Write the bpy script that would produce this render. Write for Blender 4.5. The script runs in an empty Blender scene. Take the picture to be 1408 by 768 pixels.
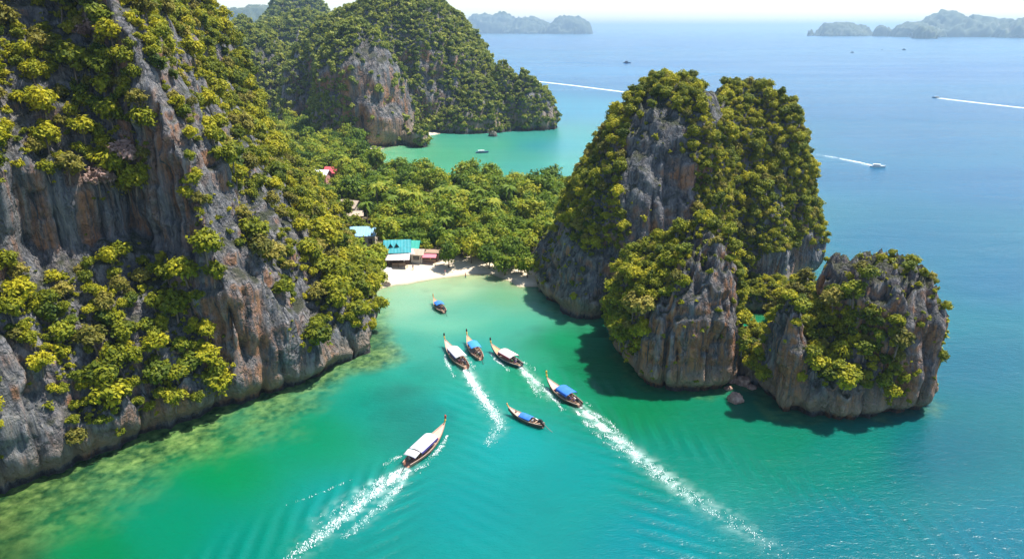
import bpy, bmesh, math, random
import numpy as np
from mathutils import Vector, Matrix, noise as mnoise
from mathutils.bvhtree import BVHTree
from mathutils.kdtree import KDTree

random.seed(7)
rng = np.random.default_rng(7)
R = math.radians
S = bpy.context.scene
C = S.collection

# ------------------------------------------------------------------ camera
CAM_H, PITCH, LENS = 60.0, R(20.23), 24.0
cam_d = bpy.data.cameras.new('camera')
cam_d.lens, cam_d.sensor_width = LENS, 36.0
cam_d.clip_start, cam_d.clip_end = 1.0, 80000.0
cam = bpy.data.objects.new('camera', cam_d)
C.objects.link(cam)
cam.location = (0, 0, CAM_H)
cam.rotation_euler = (math.pi / 2 - PITCH, 0, 0)
S.camera = cam

# ------------------------------------------------------------------ sky, sun, exposure
SUN_EL, SUN_AZ = R(65), R(64)          # azimuth measured from +Y (away from the camera) towards +X
world = bpy.data.worlds.new('World')
S.world = world
world.use_nodes = True
wn = world.node_tree
sky = wn.nodes.new('ShaderNodeTexSky')
sky.sky_type = 'NISHITA'
sky.sun_disc = False
sky.sun_elevation = SUN_EL
sky.sun_rotation = SUN_AZ
sky.air_density, sky.dust_density, sky.ozone_density = 1.0, 0.4, 1.2
bg = wn.nodes['Background']
bg.inputs['Strength'].default_value = 0.125
wn.links.new(sky.outputs[0], bg.inputs['Color'])
sd_ = bpy.data.lights.new('sun', 'SUN')
sd_.energy, sd_.angle, sd_.color = 5.0, R(0.53), (1.0, 0.95, 0.86)
sun = bpy.data.objects.new('sun', sd_)
C.objects.link(sun)
sv = Vector((math.sin(SUN_AZ) * math.cos(SUN_EL), math.cos(SUN_AZ) * math.cos(SUN_EL), math.sin(SUN_EL)))
sun.rotation_euler = sv.to_track_quat('Z', 'Y').to_euler()
sun.location = (0, 0, 300)
S.view_settings.view_transform = 'Standard'
S.view_settings.look = 'None'
S.view_settings.gamma = 1.0
S.view_settings.exposure = 0.84
S.cycles.max_bounces = 6
S.cycles.volume_bounces = 0
S.cycles.transparent_max_bounces = 8
S.cycles.caustics_reflective = False
S.cycles.caustics_refractive = False

# ------------------------------------------------------------------ survey helpers (photo pixel -> place on the map)
FPX = 1408 * LENS / 36.0
CP, SP = math.cos(PITCH), math.sin(PITCH)
def ray(px, py):
    a, b = (px - 704) / FPX, -(py - 384) / FPX
    return Vector((a, CP + b * SP, -SP + b * CP))
def G(px, py, z=0.0):
    d = ray(px, py)
    t = (z - CAM_H) / d.z
    return Vector((d.x * t, d.y * t, z))
def at(px, py, Y):
    d = ray(px, py)
    t = Y / d.y
    return Vector((d.x * t, Y, CAM_H + d.z * t))
def topix(P):
    P = np.asarray(P, float)
    y, z = P[:, 1], P[:, 2] - CAM_H
    dep = y * CP - z * SP
    up = y * SP + z * CP
    return 704 + FPX * P[:, 0] / dep, 384 - FPX * up / dep, dep

# ------------------------------------------------------------------ noise
def _h(ix, iy, iz):
    n = (ix.astype(np.int64) * 374761393 + iy.astype(np.int64) * 668265263 + iz.astype(np.int64) * 2147483647 % 4294967291) & 0xFFFFFFFF
    n = ((n ^ (n >> 13)) * 1274126177) & 0xFFFFFFFF
    n = ((n ^ (n >> 16)) * 2246822519) & 0xFFFFFFFF
    return ((n ^ (n >> 15)) & 0xFFFFFF) / float(0x7FFFFF) - 1.0
def vn(P):
    P = np.asarray(P, float)
    f = np.floor(P)
    i = f.astype(np.int64)
    t = P - f
    t = t * t * t * (t * (t * 6 - 15) + 10)
    x, y, z = i[:, 0], i[:, 1], i[:, 2]
    tx, ty, tz = t[:, 0], t[:, 1], t[:, 2]
    def L(a, b, w): return a + (b - a) * w
    c = lambda a, b, d: _h(x + a, y + b, z + d)
    return L(L(L(c(0,0,0), c(1,0,0), tx), L(c(0,1,0), c(1,1,0), tx), ty),
             L(L(c(0,0,1), c(1,0,1), tx), L(c(0,1,1), c(1,1,1), tx), ty), tz)
def fbm(P, o=4, g=0.5):
    P = np.asarray(P, float)
    s, a, n = 0, 1.0, 0
    for k in range(o):
        s = s + a * vn(P * (2.03 ** k) + 17.3 * k)
        n += a
        a *= g
    return s / n
def ridge(P, o=3):
    P = np.asarray(P, float)
    s, a, n = 0, 1.0, 0
    for k in range(o):
        s = s + a * (1 - 2 * np.abs(vn(P * (2.1 ** k) + 9.1 * k)))
        n += a
        a *= 0.5
    return s / n
def in_poly(px, py, poly):
    ins = np.zeros(len(px), bool)
    n = len(poly)
    for k in range(n):
        x1, y1 = poly[k]
        x2, y2 = poly[(k + 1) % n]
        c = ((y1 > py) != (y2 > py))
        with np.errstate(divide='ignore', invalid='ignore'):
            xi = (x2 - x1) * (py - y1) / (y2 - y1 + 1e-12) + x1
        ins ^= c & (px < xi)
    return ins
def sdf_poly(X, Y, poly):
    """positive inside"""
    d = np.full(X.shape, 1e9)
    n = len(poly)
    for k in range(n):
        ax, ay = poly[k]
        bx, by = poly[(k + 1) % n]
        ex, ey = bx - ax, by - ay
        wx, wy = X - ax, Y - ay
        t = np.clip((wx * ex + wy * ey) / (ex * ex + ey * ey + 1e-9), 0, 1)
        d = np.minimum(d, np.hypot(wx - t * ex, wy - t * ey))
    ins = in_poly(X.ravel(), Y.ravel(), poly).reshape(X.shape)
    return np.where(ins, d, -d)

# ------------------------------------------------------------------ materials
class NT:
    def __init__(s, name):
        s.m = bpy.data.materials.new(name)
        s.m.use_nodes = True
        s.t = s.m.node_tree
        s.b = s.t.nodes['Principled BSDF']
        s.out = s.t.nodes['Material Output']
    def n(s, typ, **kw):
        x = s.t.nodes.new('ShaderNode' + typ)
        for k, v in kw.items():
            if k.startswith('i_'):
                x.inputs[k[2:].replace('_', ' ')].default_value = v
            else:
                setattr(x, k, v)
        return x
    def l(s, a, b):
        s.t.links.new(a, b)
    def pos(s, scale=(1, 1, 1), loc=(0, 0, 0)):
        tc = s.n('TexCoord')
        mp = s.n('Mapping')
        mp.inputs['Scale'].default_value = scale
        mp.inputs['Location'].default_value = loc
        s.l(tc.outputs['Object'], mp.inputs['Vector'])
        return mp.outputs[0]
    def noise(s, vec, scale, detail=4, rough=0.55, dist=0.0):
        x = s.n('TexNoise')
        x.inputs['Scale'].default_value = scale
        x.inputs['Detail'].default_value = detail
        x.inputs['Roughness'].default_value = rough
        x.inputs['Distortion'].default_value = dist
        s.l(vec, x.inputs['Vector'])
        return x.outputs['Fac']
    def ramp(s, fac, stops, interp='LINEAR'):
        x = s.n('ValToRGB')
        e = x.color_ramp.elements
        x.color_ramp.interpolation = interp
        while len(e) < len(stops):
            e.new(0.5)
        for q, (p, c) in zip(e, stops):
            q.position = p
            q.color = (c, c, c, 1) if isinstance(c, (int, float)) else (*c, 1)
        s.l(fac, x.inputs['Fac'])
        return x.outputs['Color']
    def mix(s, fac, a, b, blend='MIX'):
        x = s.n('Mix', data_type='RGBA', blend_type=blend)
        for v, i in ((fac, 0), (a, 6), (b, 7)):
            if hasattr(v, 'is_linked') or hasattr(v, 'links'):
                s.l(v, x.inputs[i])
            elif i == 0:
                x.inputs[0].default_value = v
            else:
                x.inputs[i].default_value = (*v, 1) if len(v) == 3 else v
        return x.outputs[2]
    def math(s, op, a, b=None, c=None, clamp=False):
        x = s.n('Math', operation=op, use_clamp=clamp)
        for i, v in enumerate((a, b, c)):
            if v is None: continue
            if isinstance(v, (int, float)): x.inputs[i].default_value = v
            else: s.l(v, x.inputs[i])
        return x.outputs[0]
    def bump(s, h, strength, dist, normal=None):
        x = s.n('Bump')
        x.inputs['Strength'].default_value = strength
        x.inputs['Distance'].default_value = dist
        s.l(h, x.inputs['Height'])
        if normal is not None: s.l(normal, x.inputs['Normal'])
        return x.outputs[0]

def plain(name, col, rough=0.6, var=0.15, scale=3.0, metallic=0.0):
    k = NT(name)
    f = k.noise(k.pos(), scale, 5, 0.6)
    c = k.mix(f, tuple(v * (1 - var) for v in col), tuple(min(1, v * (1 + var)) for v in col))
    k.l(c, k.b.inputs['Base Color'])
    k.b.inputs['Roughness'].default_value = rough
    k.b.inputs['Metallic'].default_value = metallic
    return k.m

def rock_mat(name, unit=1.0, warm=1.0, tone=1.12, rust=0.46, off=(5, 50, 9)):
    """weathered limestone: blue-grey with vertical drip streaks, rust stains, a pale tide band and mossy tops"""
    k = NT(name)
    u = 1.0 / unit
    big = k.noise(k.pos((u, u, u)), 0.10, 4)
    streak = k.noise(k.pos((u, u, 0.06 * u)), 1.1, 5, 0.6, 0.4)
    streak2 = k.noise(k.pos((u, u, 0.10 * u), (31, 7, 3)), 2.6, 4, 0.6, 0.3)
    stain = k.noise(k.pos((u, u, 0.22 * u), off), 0.20, 5, 0.62, 0.8)
    fine = k.noise(k.pos((u, u, 0.55 * u)), 2.2, 8, 0.75)
    vor = k.n('TexVoronoi', feature='DISTANCE_TO_EDGE')
    vor.inputs['Scale'].default_value = 0.42
    wv = k.n('VectorMath', operation='ADD')
    k.l(k.pos((u, u, 0.13 * u)), wv.inputs[0])
    nzv = k.n('TexNoise'); nzv.inputs['Scale'].default_value = 0.8
    k.l(k.pos((u, u, u)), nzv.inputs['Vector'])
    sc_ = k.n('VectorMath', operation='SCALE'); sc_.inputs['Scale'].default_value = 2.2
    k.l(nzv.outputs['Color'], sc_.inputs[0]); k.l(sc_.outputs[0], wv.inputs[1])
    k.l(wv.outputs[0], vor.inputs['Vector'])
    crack = k.ramp(vor.outputs['Distance'], [(0.0, 0.0), (0.14, 1.0)])
    base = k.ramp(streak, [(0.30, tuple(v * tone for v in (0.050, 0.055, 0.066))), (0.48, tuple(v * tone for v in (0.150, 0.155, 0.170))), (0.70, tuple(v * tone for v in (0.30, 0.285, 0.265)))])
    base = k.mix(k.math('MULTIPLY', k.ramp(streak2, [(0.50, 0.0), (0.68, 1.0)]), 0.55), base, (0.38, 0.34, 0.29))
    base = k.mix(k.math('MULTIPLY', k.ramp(streak2, [(0.28, 1.0), (0.42, 0.0)]), 0.6), base, (0.045, 0.048, 0.055))
    geo = k.n('NewGeometry')
    sn = k.n('SeparateXYZ')
    k.l(geo.outputs['Normal'], sn.inputs[0])
    over = k.ramp(sn.outputs['Z'], [(0.12, 1.0), (0.40, 0.10)])
    sm = k.math('MULTIPLY', over, k.math('MULTIPLY', k.ramp(stain, [(rust, 0.0), (rust + 0.12, 1.0)]), k.ramp(streak, [(0.36, 0.0), (0.52, 1.0)])))
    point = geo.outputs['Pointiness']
    base = k.mix(k.math('MULTIPLY', sm, 0.85 * warm), base, (0.50, 0.225, 0.10))
    base = k.mix(k.math('MULTIPLY', k.ramp(fine, [(0.35, 1.0), (0.5, 0.0)]), 0.5), base, (0.05, 0.05, 0.055))
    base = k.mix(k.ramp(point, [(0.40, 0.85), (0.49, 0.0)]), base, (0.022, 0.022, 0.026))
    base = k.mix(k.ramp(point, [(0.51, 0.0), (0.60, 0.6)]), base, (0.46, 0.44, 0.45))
    base = k.mix(k.math('MULTIPLY', k.math('SUBTRACT', 1.0, crack), 0.42), base, (0.03, 0.03, 0.034))
    sx = k.n('SeparateXYZ')
    k.l(geo.outputs['Position'], sx.inputs[0])
    z = k.math('ADD', sx.outputs['Z'], k.math('MULTIPLY', k.math('SUBTRACT', fine, 0.5), 3.0 * unit))
    tide = k.ramp(k.math('DIVIDE', z, 8.0 * unit), [(0.0, 0.0), (0.10, 0.0), (0.18, 1.0), (0.42, 0.6), (0.75, 0.0)])
    base = k.mix(k.math('MULTIPLY', tide, 0.62 * warm), base, (0.42, 0.29, 0.19))
    wet = k.ramp(k.math('DIVIDE', sx.outputs['Z'], 2.0 * unit), [(0.15, 1.0), (0.5, 0.0)])
    base = k.mix(k.math('MULTIPLY', wet, 0.75), base, (0.025, 0.024, 0.022))
    up = k.math('ADD', sn.outputs['Z'], k.math('MULTIPLY', k.math('SUBTRACT', fine, 0.5), 0.5))
    base = k.mix(k.ramp(up, [(0.50, 0.0), (0.80, 0.8)]), base, (0.045, 0.055, 0.018))
    k.l(base, k.b.inputs['Base Color'])
    k.b.inputs['Roughness'].default_value = 0.92
    k.b.inputs['Specular IOR Level'].default_value = 0.25
    base_c = base
    hgt = k.math('ADD', k.math('ADD', k.math('MULTIPLY', crack, 0.30), k.math('MULTIPLY', streak, 0.9)), k.math('ADD', k.math('MULTIPLY', fine, 0.6), k.math('MULTIPLY', streak2, 0.6)))
    k.l(k.bump(hgt, 1.0, 1.3 * unit), k.b.inputs['Normal'])
    return k.m

def leaf_mat(name, dark, mid, light, trans=0.35):
    k = NT(name)
    at_ = k.n('Attribute', attribute_name='tint')
    oi = k.n('ObjectInfo')
    f = k.math('ADD', k.math('MULTIPLY', at_.outputs['Fac'], 0.55), k.math('MULTIPLY', oi.outputs['Random'], 0.45))
    col = k.ramp(f, [(0.08, dark), (0.48, mid), (0.92, light)])
    k.l(col, k.b.inputs['Base Color'])
    k.b.inputs['Roughness'].default_value = 0.65
    k.b.inputs['Specular IOR Level'].default_value = 0.25
    tr = k.n('BsdfTranslucent')
    k.l(k.mix(1.0, col, (1.0, 1.0, 0.45), 'MULTIPLY'), tr.inputs['Color'])
    mx = k.n('MixShader')
    mx.inputs[0].default_value = trans
    k.l(k.b.outputs[0], mx.inputs[1])
    k.l(tr.outputs[0], mx.inputs[2])
    k.l(mx.outputs[0], k.out.inputs['Surface'])
    return k.m

M = {}
M['rock'] = rock_mat('limestone')
M['rock_stack'] = rock_mat('rust-stained limestone', 1.0, 1.35, 0.92, 0.38, (11, 43, 2))
M['rock_far'] = rock_mat('far limestone', 2.6, 1.2, 1.1, 0.40)
M['leaf_cliff'] = leaf_mat('cliff leaves', (0.052, 0.088, 0.006), (0.250, 0.265, 0.010), (0.60, 0.51, 0.020))
M['leaf_olive'] = leaf_mat('olive leaves', (0.07, 0.085, 0.012), (0.23, 0.205, 0.030), (0.46, 0.38, 0.075))
M['leaf_deep'] = leaf_mat('deep green leaves', (0.035, 0.070, 0.008), (0.17, 0.21, 0.012), (0.42, 0.40, 0.02))
M['leaf_low'] = leaf_mat('lowland leaves', (0.035, 0.085, 0.008), (0.17, 0.25, 0.012), (0.48, 0.44, 0.03))
M['leaf_hazed'] = leaf_mat('hazed far leaves', (0.075, 0.115, 0.020), (0.20, 0.24, 0.034), (0.40, 0.40, 0.06))  # brighter, bluer green: distance haze is put into the leaf colour
M['leaf_brown'] = leaf_mat('dry pinkish blossom', (0.18, 0.11, 0.09), (0.36, 0.23, 0.19), (0.52, 0.37, 0.32))
M['leaf_dark'] = leaf_mat('casuarina needles', (0.020, 0.045, 0.012), (0.055, 0.085, 0.020), (0.12, 0.13, 0.03))
M['bark'] = plain('bark', (0.16, 0.12, 0.085), 0.9, 0.35, 6)

# ------------------------------------------------------------------ object helpers
def tag(o, label=None, cat=None, group=None, kind=None):
    if label: o['label'] = label
    if cat: o['category'] = cat
    if group: o['group'] = group
    if kind: o['kind'] = kind
    return o
def link(name, me, mat=None, parent=None, smooth=False):
    if mat is not None and not me.materials:
        me.materials.append(mat)
    if smooth:
        me.shade_smooth()
    o = bpy.data.objects.new(name, me)
    C.objects.link(o)
    if parent is not None: o.parent = parent
    return o
def empty(name, loc, rz=0.0):
    o = bpy.data.objects.new(name, None)
    C.objects.link(o)
    o.location = loc
    o.rotation_euler = (0, 0, rz)
    o.empty_display_size = 0.5
    return o
def mesh_np(name, V, F4):
    me = bpy.data.meshes.new(name)
    V = np.asarray(V, np.float32)
    F4 = np.asarray(F4, np.int32)
    n, k = F4.shape
    me.vertices.add(len(V))
    me.vertices.foreach_set('co', V.ravel())
    me.loops.add(n * k)
    me.loops.foreach_set('vertex_index', F4.ravel())
    me.polygons.add(n)
    me.polygons.foreach_set('loop_start', np.arange(0, n * k, k, dtype=np.int32))
    me.polygons.foreach_set('loop_total', np.full(n, k, np.int32))
    me.update(calc_edges=True)
    return me
def grid_faces(nr, nc, wrap=False):
    r = np.arange(nr - 1)[:, None]
    c = np.arange(nc if wrap else nc - 1)[None, :]
    c2 = (c + 1) % nc
    return np.stack([r * nc + c, r * nc + c2, (r + 1) * nc + c2, (r + 1) * nc + c], -1).reshape(-1, 4)

# ------------------------------------------------------------------ karst rock
def loft_rings(bm, rings):
    prev = None
    for ring in rings:
        vs = [bm.verts.new(p) for p in ring]
        if prev is None:
            bm.faces.new(list(reversed(vs)))
        else:
            n = len(vs)
            for i in range(n):
                bm.faces.new((prev[i], prev[(i + 1) % n], vs[(i + 1) % n], vs[i]))
        prev = vs
    bm.faces.new(prev)
def tower(bm, rows, e=2.4, n=56, base=-4.0):
    """rows, bottom first: (py, Y, pxL, pxR, ry[, dY]) silhouette of a tower standing at distance Y"""
    spec = []
    for (py, Y, l, r, ry) in rows:
        a, b = at(l, py, Y), at(r, py, Y)
        spec.append((a.z, (a.x + b.x) / 2, Y, (b.x - a.x) / 2, ry))
    if spec[0][0] > base:
        spec.insert(0, (base,) + spec[0][1:])
    zs = np.array([s[0] for s in spec])
    A = np.array([s[1:] for s in spec])
    nz = max(6, int((zs[-1] - zs[0]) / 1.5))
    zz = np.linspace(zs[0], zs[-1], min(nz, 60))
    rings = []
    for z in zz:
        cx, cy, rx, ry = (np.interp(z, zs, A[:, k]) for k in range(4))
        ring = []
        for k in range(n):
            t = 2 * math.pi * k / n
            c, s_ = math.cos(t), math.sin(t)
            ring.append((cx + rx * math.copysign(abs(c) ** (2 / e), c), cy + ry * math.copysign(abs(s_) ** (2 / e), s_), z))
        rings.append(ring)
    loft_rings(bm, rings)

def remesh_np(bm, voxel, smooth=2):
    me = bpy.data.meshes.new('tmp')
    bm.to_mesh(me)
    bm.free()
    o = bpy.data.objects.new('tmp', me)
    C.objects.link(o)
    m = o.modifiers.new('r', 'REMESH')
    m.mode = 'VOXEL'
    m.voxel_size = voxel
    if smooth:
        s = o.modifiers.new('s', 'SMOOTH')
        s.factor, s.iterations = 0.6, smooth
    dg = bpy.context.evaluated_depsgraph_get()
    out = bpy.data.meshes.new_from_object(o.evaluated_get(dg))
    bpy.data.objects.remove(o)
    bpy.data.meshes.remove(me)
    return out
def get_vn(me):
    n = len(me.vertices)
    V = np.empty(n * 3, np.float32); me.vertices.foreach_get('co', V)
    N = np.empty(n * 3, np.float32); me.vertex_normals.foreach_get('vector', N)
    return V.reshape(-1, 3).astype(float), N.reshape(-1, 3).astype(float)
ROCKS = []
def karst(name, bm, voxel, unit=1.0, mat='rock', smooth=3, notch=2.2, amp=1.0, seed=0.0, label=None, cat='cliff', spike=2.0):
    me = remesh_np(bm, voxel, smooth)
    V, N = get_vn(me)
    u = unit
    P = V / u + seed
    up = np.clip(N[:, 2], 0, 1)
    side = 1 - up
    big = fbm(P / np.array([13, 13, 17]), 3)
    cre = ridge(P / np.array([6.5, 6.5, 40]) + 3.1, 2)
    flu = ridge(P / np.array([2.6, 2.6, 15]) + 7.7, 2)
    led = fbm(P / np.array([5, 5, 3.2]) + 11, 3)
    fin = ridge(P / np.array([1.1, 1.1, 5]) + 13.7, 2)
    fis = np.clip(ridge(P / np.array([3.4, 3.4, 34]) + 33.0, 1) - 0.62, 0, 1) / 0.38
    d = amp * u * (-1.15 * fis * fis * side + side * 0.28 * fin + 2.6 * big + side * (-1.5 * np.clip(cre - 0.35, 0, 1) * 2 + 0.85 * flu) + 0.9 * led)
    # wave-cut notch at the waterline
    zz = V[:, 2] / u
    ph = fbm(P / 7.0 + 5, 2)
    nt = notch * u * (1 + 0.7 * ph) * np.exp(-((zz - 0.3) / (1.7 + 0.8 * ph)) ** 2)
    H = N.copy(); H[:, 2] *= 0.25
    H /= np.linalg.norm(H, axis=1)[:, None] + 1e-6
    V2 = V + N * d[:, None] - H * nt[:, None]
    # lapies: sharp little pinnacles on whatever faces up
    sp = np.clip(ridge(P / np.array([2.0, 2.0, 9]) + 21, 2), -0.5, 1)
    V2[:, 2] += np.clip((up - 0.2) * 1.9, 0, 1) * sp * spike * u * amp
    me.vertices.foreach_set('co', V2.astype(np.float32).ravel())
    me.update()
    o = link(name, me, M[mat], smooth=True)
    tag(o, label, cat, None, 'structure')
    ROCKS.append(o)
    return o

# the big cliff on the left: waterline stations, each with its own height profile (height, setback)
pA0 = [(-4, 0), (0, 0), (14, 1.5), (19, 4), (29, 11), (40, 11), (50, 17), (58, 24), (75, 36), (106, 52)]
pA = [(-4, 0), (0, 0), (6, 0.4), (8.5, 3), (19, 9), (29, 15), (41, 14.5), (50, 20), (58, 27), (75, 38), (106, 55)]
pA2 = [(-4, 0), (0, 0), (6, 0.4), (8.5, 3), (19, 10), (28, 17), (40, 17), (52, 24), (60, 31), (75, 41), (106, 58)]
pB = [(-4, 0), (0, 0), (18, 1.6), (30, 5), (42, 9.5), (55, 16), (65, 23), (80, 33), (106, 50)]
pB2 = [(-4, 0), (0, 0), (13, 1.6), (25, 8), (41, 17), (55, 25), (65, 31), (80, 40), (106, 56)]
pC = [(-4, 1.5), (0, 1.5), (6, 3.2), (12.7, 11.5), (30, 24), (41, 31), (58, 38.5), (65, 42), (106, 65)]
def g2(px, py):
    p = G(px, py)
    return (p.x, p.y)
ST = [((-92, 56), (-.6, .8), pA0), (g2(0, 688), (-.62, .78), pA0), (g2(65, 665), (-.66, .75), pA0), (g2(130, 640), (-.66, .75), pA), (g2(230, 600), (-.68, .73), pA2),
      (g2(290, 582), (-.68, .73), pA2), (g2(345, 565), (-.80, .6), pB), (g2(420, 540), (-.80, .6), pB2), (g2(480, 515), (-.88, .47), pC),
      (g2(519, 496), (-.98, .2), pC), ((-27, 140), (-1, .03), pC), ((-35, 162), (-1, -.05), pC), ((-45, 196), (-.9, -.4), pC), ((-80, 235), (-.35, -.93), pB),
      ((-180, 240), (.3, -.95), pB), ((-225, 130), (.9, .1), pB), ((-180, 50), (.6, .8), pB)]
def station_loft(bm, st, z0, z1, nz=80, sub=14):
    n = len(st)
    U = []
    for i in range(n):
        a, b = st[i], st[(i + 1) % n]
        for k in range(sub):
            w = k / sub
            U.append((a, b, w * w * (3 - 2 * w) * 0.5 + w * 0.5))
    rings = []
    for z in np.linspace(z0, z1, nz):
        ring = []
        for a, b, w in U:
            s = (1 - w) * np.interp(z, *zip(*a[2])) + w * np.interp(z, *zip(*b[2]))
            bx, by = a[0][0] * (1 - w) + b[0][0] * w, a[0][1] * (1 - w) + b[0][1] * w
            dx, dy = a[1][0] * (1 - w) + b[1][0] * w, a[1][1] * (1 - w) + b[1][1] * w
            q = math.hypot(dx, dy)
            ring.append((bx + dx / q * s, by + dy / q * s, z))
        rings.append(ring)
    loft_rings(bm, rings)
bm = bmesh.new()
station_loft(bm, ST, -4, 106)
CLIFF = karst('sea_cliff', bm, 0.62, label='huge tree-covered limestone cliff rising out of frame beside the bay', seed=3.3)

def rows(Y, *r):
    return [(py, Y, a, b, ry) for (py, a, b, ry) in r]
bm = bmesh.new()
tower(bm, rows(163, (384, 722, 960, 27), (350, 742, 975, 26), (300, 768, 983, 24), (250, 797, 982, 22), (210, 822, 982, 19.5), (175, 848, 982, 17), (148, 868, 982, 14), (132, 884, 978, 10.5), (121, 902, 968, 6)), 2.6)
tower(bm, rows(178, (357, 960, 1114, 19), (330, 965, 1120, 19.5), (300, 965, 1112, 19), (250, 970, 1103, 17.5), (205, 972, 1095, 16), (172, 974, 1087, 14), (150, 978, 1077, 12), (138, 986, 1066, 9.5), (129, 998, 1050, 6)), 2.6)
tower(bm, rows(170, (370, 880, 1085, 20), (300, 900, 1080, 18), (220, 930, 1050, 13), (170, 945, 1035, 8), (146, 958, 1020, 4)))
KBIG = karst('karst_hill', bm, 0.6, label='tall twin-lobed limestone karst beside the bay, covered in yellow-green trees', seed=20.1)
bm = bmesh.new()
tower(bm, rows(117, (497, 858, 1006, 12), (460, 855, 1010, 12), (420, 862, 1010, 11.5), (385, 888, 1006, 10), (362, 917, 1003, 8.5), (346, 937, 997, 6.5), (333, 952, 988, 4.5), (326, 962, 980, 2.5)), 2.6)
tower(bm, rows(125, (472, 842, 935, 9), (440, 838, 935, 9), (405, 845, 935, 8), (380, 860, 928, 6), (362, 882, 920, 4), (352, 892, 910, 2)))
KSTACK = karst('sea_stack', bm, 0.38, 0.8, 'rock_stack', spike=3.4, label='squat grey limestone stack with rusty stain in front of the tall karst', cat='sea stack', seed=41.0)
bm = bmesh.new()
tower(bm, rows(109, (525, 1140, 1260, 11), (480, 1135, 1264, 11), (440, 1131, 1268, 10.5), (410, 1132, 1272, 10), (394, 1136, 1271, 9.4), (383, 1146, 1266, 8.4), (375, 1166, 1256, 7), (370, 1186, 1244, 5.5)), 2.6)
tower(bm, [(545, 104, 1054, 1206, 8.5), (518, 104, 1052, 1208, 8.3), (497, 104.6, 1056, 1206, 7.6), (478, 106, 1064, 1203, 6.4), (462, 107.5, 1076, 1196, 5.2), (450, 108.5, 1090, 1186, 3.8)], 2.0)
tower(bm, rows(102.5, (550, 1053, 1112, 5), (470, 1058, 1108, 4.5), (440, 1068, 1105, 3.2), (426, 1081, 1097, 1.5)))
tower(bm, [(528, 108, 1090, 1226, 7.5), (470, 109, 1100, 1226, 6), (440, 110.5, 1118, 1220, 5), (415, 112, 1140, 1200, 3)], 2.0)
tower(bm, rows(124, (476, 1078, 1150, 8), (430, 1083, 1150, 7), (405, 1098, 1140, 4)))
KRIGHT = karst('sea_stack', bm, 0.38, 0.75, 'rock_stack', spike=3.4, label='jagged dark limestone stack at the open sea end of the karst row', cat='sea stack', seed=63.0)
bm = bmesh.new()
tower(bm, rows(146, (418, 1008, 1087, 6), (405, 1010, 1084, 5.5), (394, 1025, 1070, 3)))
tower(bm, rows(135, (445, 1062, 1105, 6), (428, 1066, 1100, 4), (418, 1075, 1092, 2)))
KMOUND = karst('rock_mound', bm, 0.5, 0.6, label='low dark rock mound with trees at the back of the tiny lagoon', cat='rock', seed=5.0, notch=0.8)
bm = bmesh.new()
tower(bm, rows(120, (489, 1003, 1092, 7), (474, 1006, 1088, 6), (466, 1012, 1080, 3)))
tower(bm, rows(113, (512, 1005, 1062, 6), (480, 1010, 1056, 4), (462, 1020, 1045, 2)))
KSADDLE = karst('rock_mound', bm, 0.5, 0.6, label='low tree-covered rock saddle joining the two front stacks', cat='rock', seed=15.0, notch=0.8)

# the hills behind the second bay
bm = bmesh.new()
tower(bm, rows(500, (160, 412, 688, 80), (130, 408, 688, 80), (100, 411, 677, 75), (70, 418, 664, 70), (40, 443, 644, 60), (17, 473, 618, 45), (2, 510, 590, 28), (-5, 530, 568, 12)), 2.3)
tower(bm, rows(455, (178, 520, 730, 40), (162, 540, 715, 36), (142, 560, 698, 26), (118, 585, 675, 12)))
tower(bm, rows(395, (192, 430, 573, 33), (150, 433, 570, 33), (110, 437, 557, 30), (80, 446, 541, 26), (57, 458, 520, 18), (44, 472, 502, 9), (40, 480, 492, 4)), 2.4)
tower(bm, rows(372, (200, 556, 598, 11), (188, 560, 595, 9), (176, 570, 588, 4)))
tower(bm, rows(450, (180, 690, 769, 20), (160, 688, 766, 19), (132, 694, 752, 15), (110, 706, 733, 8), (102, 715, 726, 3)))
tower(bm, rows(455, (178, 672, 735, 16), (112, 679, 712, 10), (99, 685, 699, 5)))
HMAIN = karst('forest_hill', bm, 2.2, 2.4, 'rock_far', 2, 0.6, 0.9, 7.0, 'great forested dome hill behind the second bay', 'hill')
bm = bmesh.new()
tower(bm, rows(520, (158, 270, 440, 45), (120, 280, 415, 42), (88, 295, 397, 35), (63, 312, 376, 22), (49, 334, 360, 8)))
tower(bm, rows(455, (178, 383, 440, 22), (122, 391, 434, 18), (94, 398, 424, 12), (77, 406, 417, 5)))
HLEFT = karst('forest_hill', bm, 2.2, 2.4, 'rock_far', 2, 0.6, 0.9, 9.0, 'smaller wooded hill peeping out from behind the big cliff', 'hill')
bm = bmesh.new()
tower(bm, rows(720, (125, 300, 480, 70), (80, 325, 472, 70), (52, 350, 462, 60), (35, 376, 446, 40), (26, 400, 430, 20)))
tower(bm, rows(700, (127, 290, 375, 40), (52, 317, 353, 24), (36, 323, 348, 16), (28, 331, 341, 6)))
HMID = karst('forest_hill', bm, 3.0, 3, 'rock_far', 2, 0.6, 0.9, 12.0, 'bluish wooded ridge with a broad top behind the smaller hill', 'hill')
bm = bmesh.new()
tower(bm, rows(1050, (97, 345, 470, 90), (40, 362, 454, 80), (22, 373, 446, 60), (8, 386, 437, 40), (3, 400, 425, 20)))
HFAR = karst('forest_hill', bm, 4.5, 4, 'rock_far', 2, 0.6, 0.9, 15.0, 'hazy rounded hill showing above the bluish ridge', 'hill')

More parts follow.
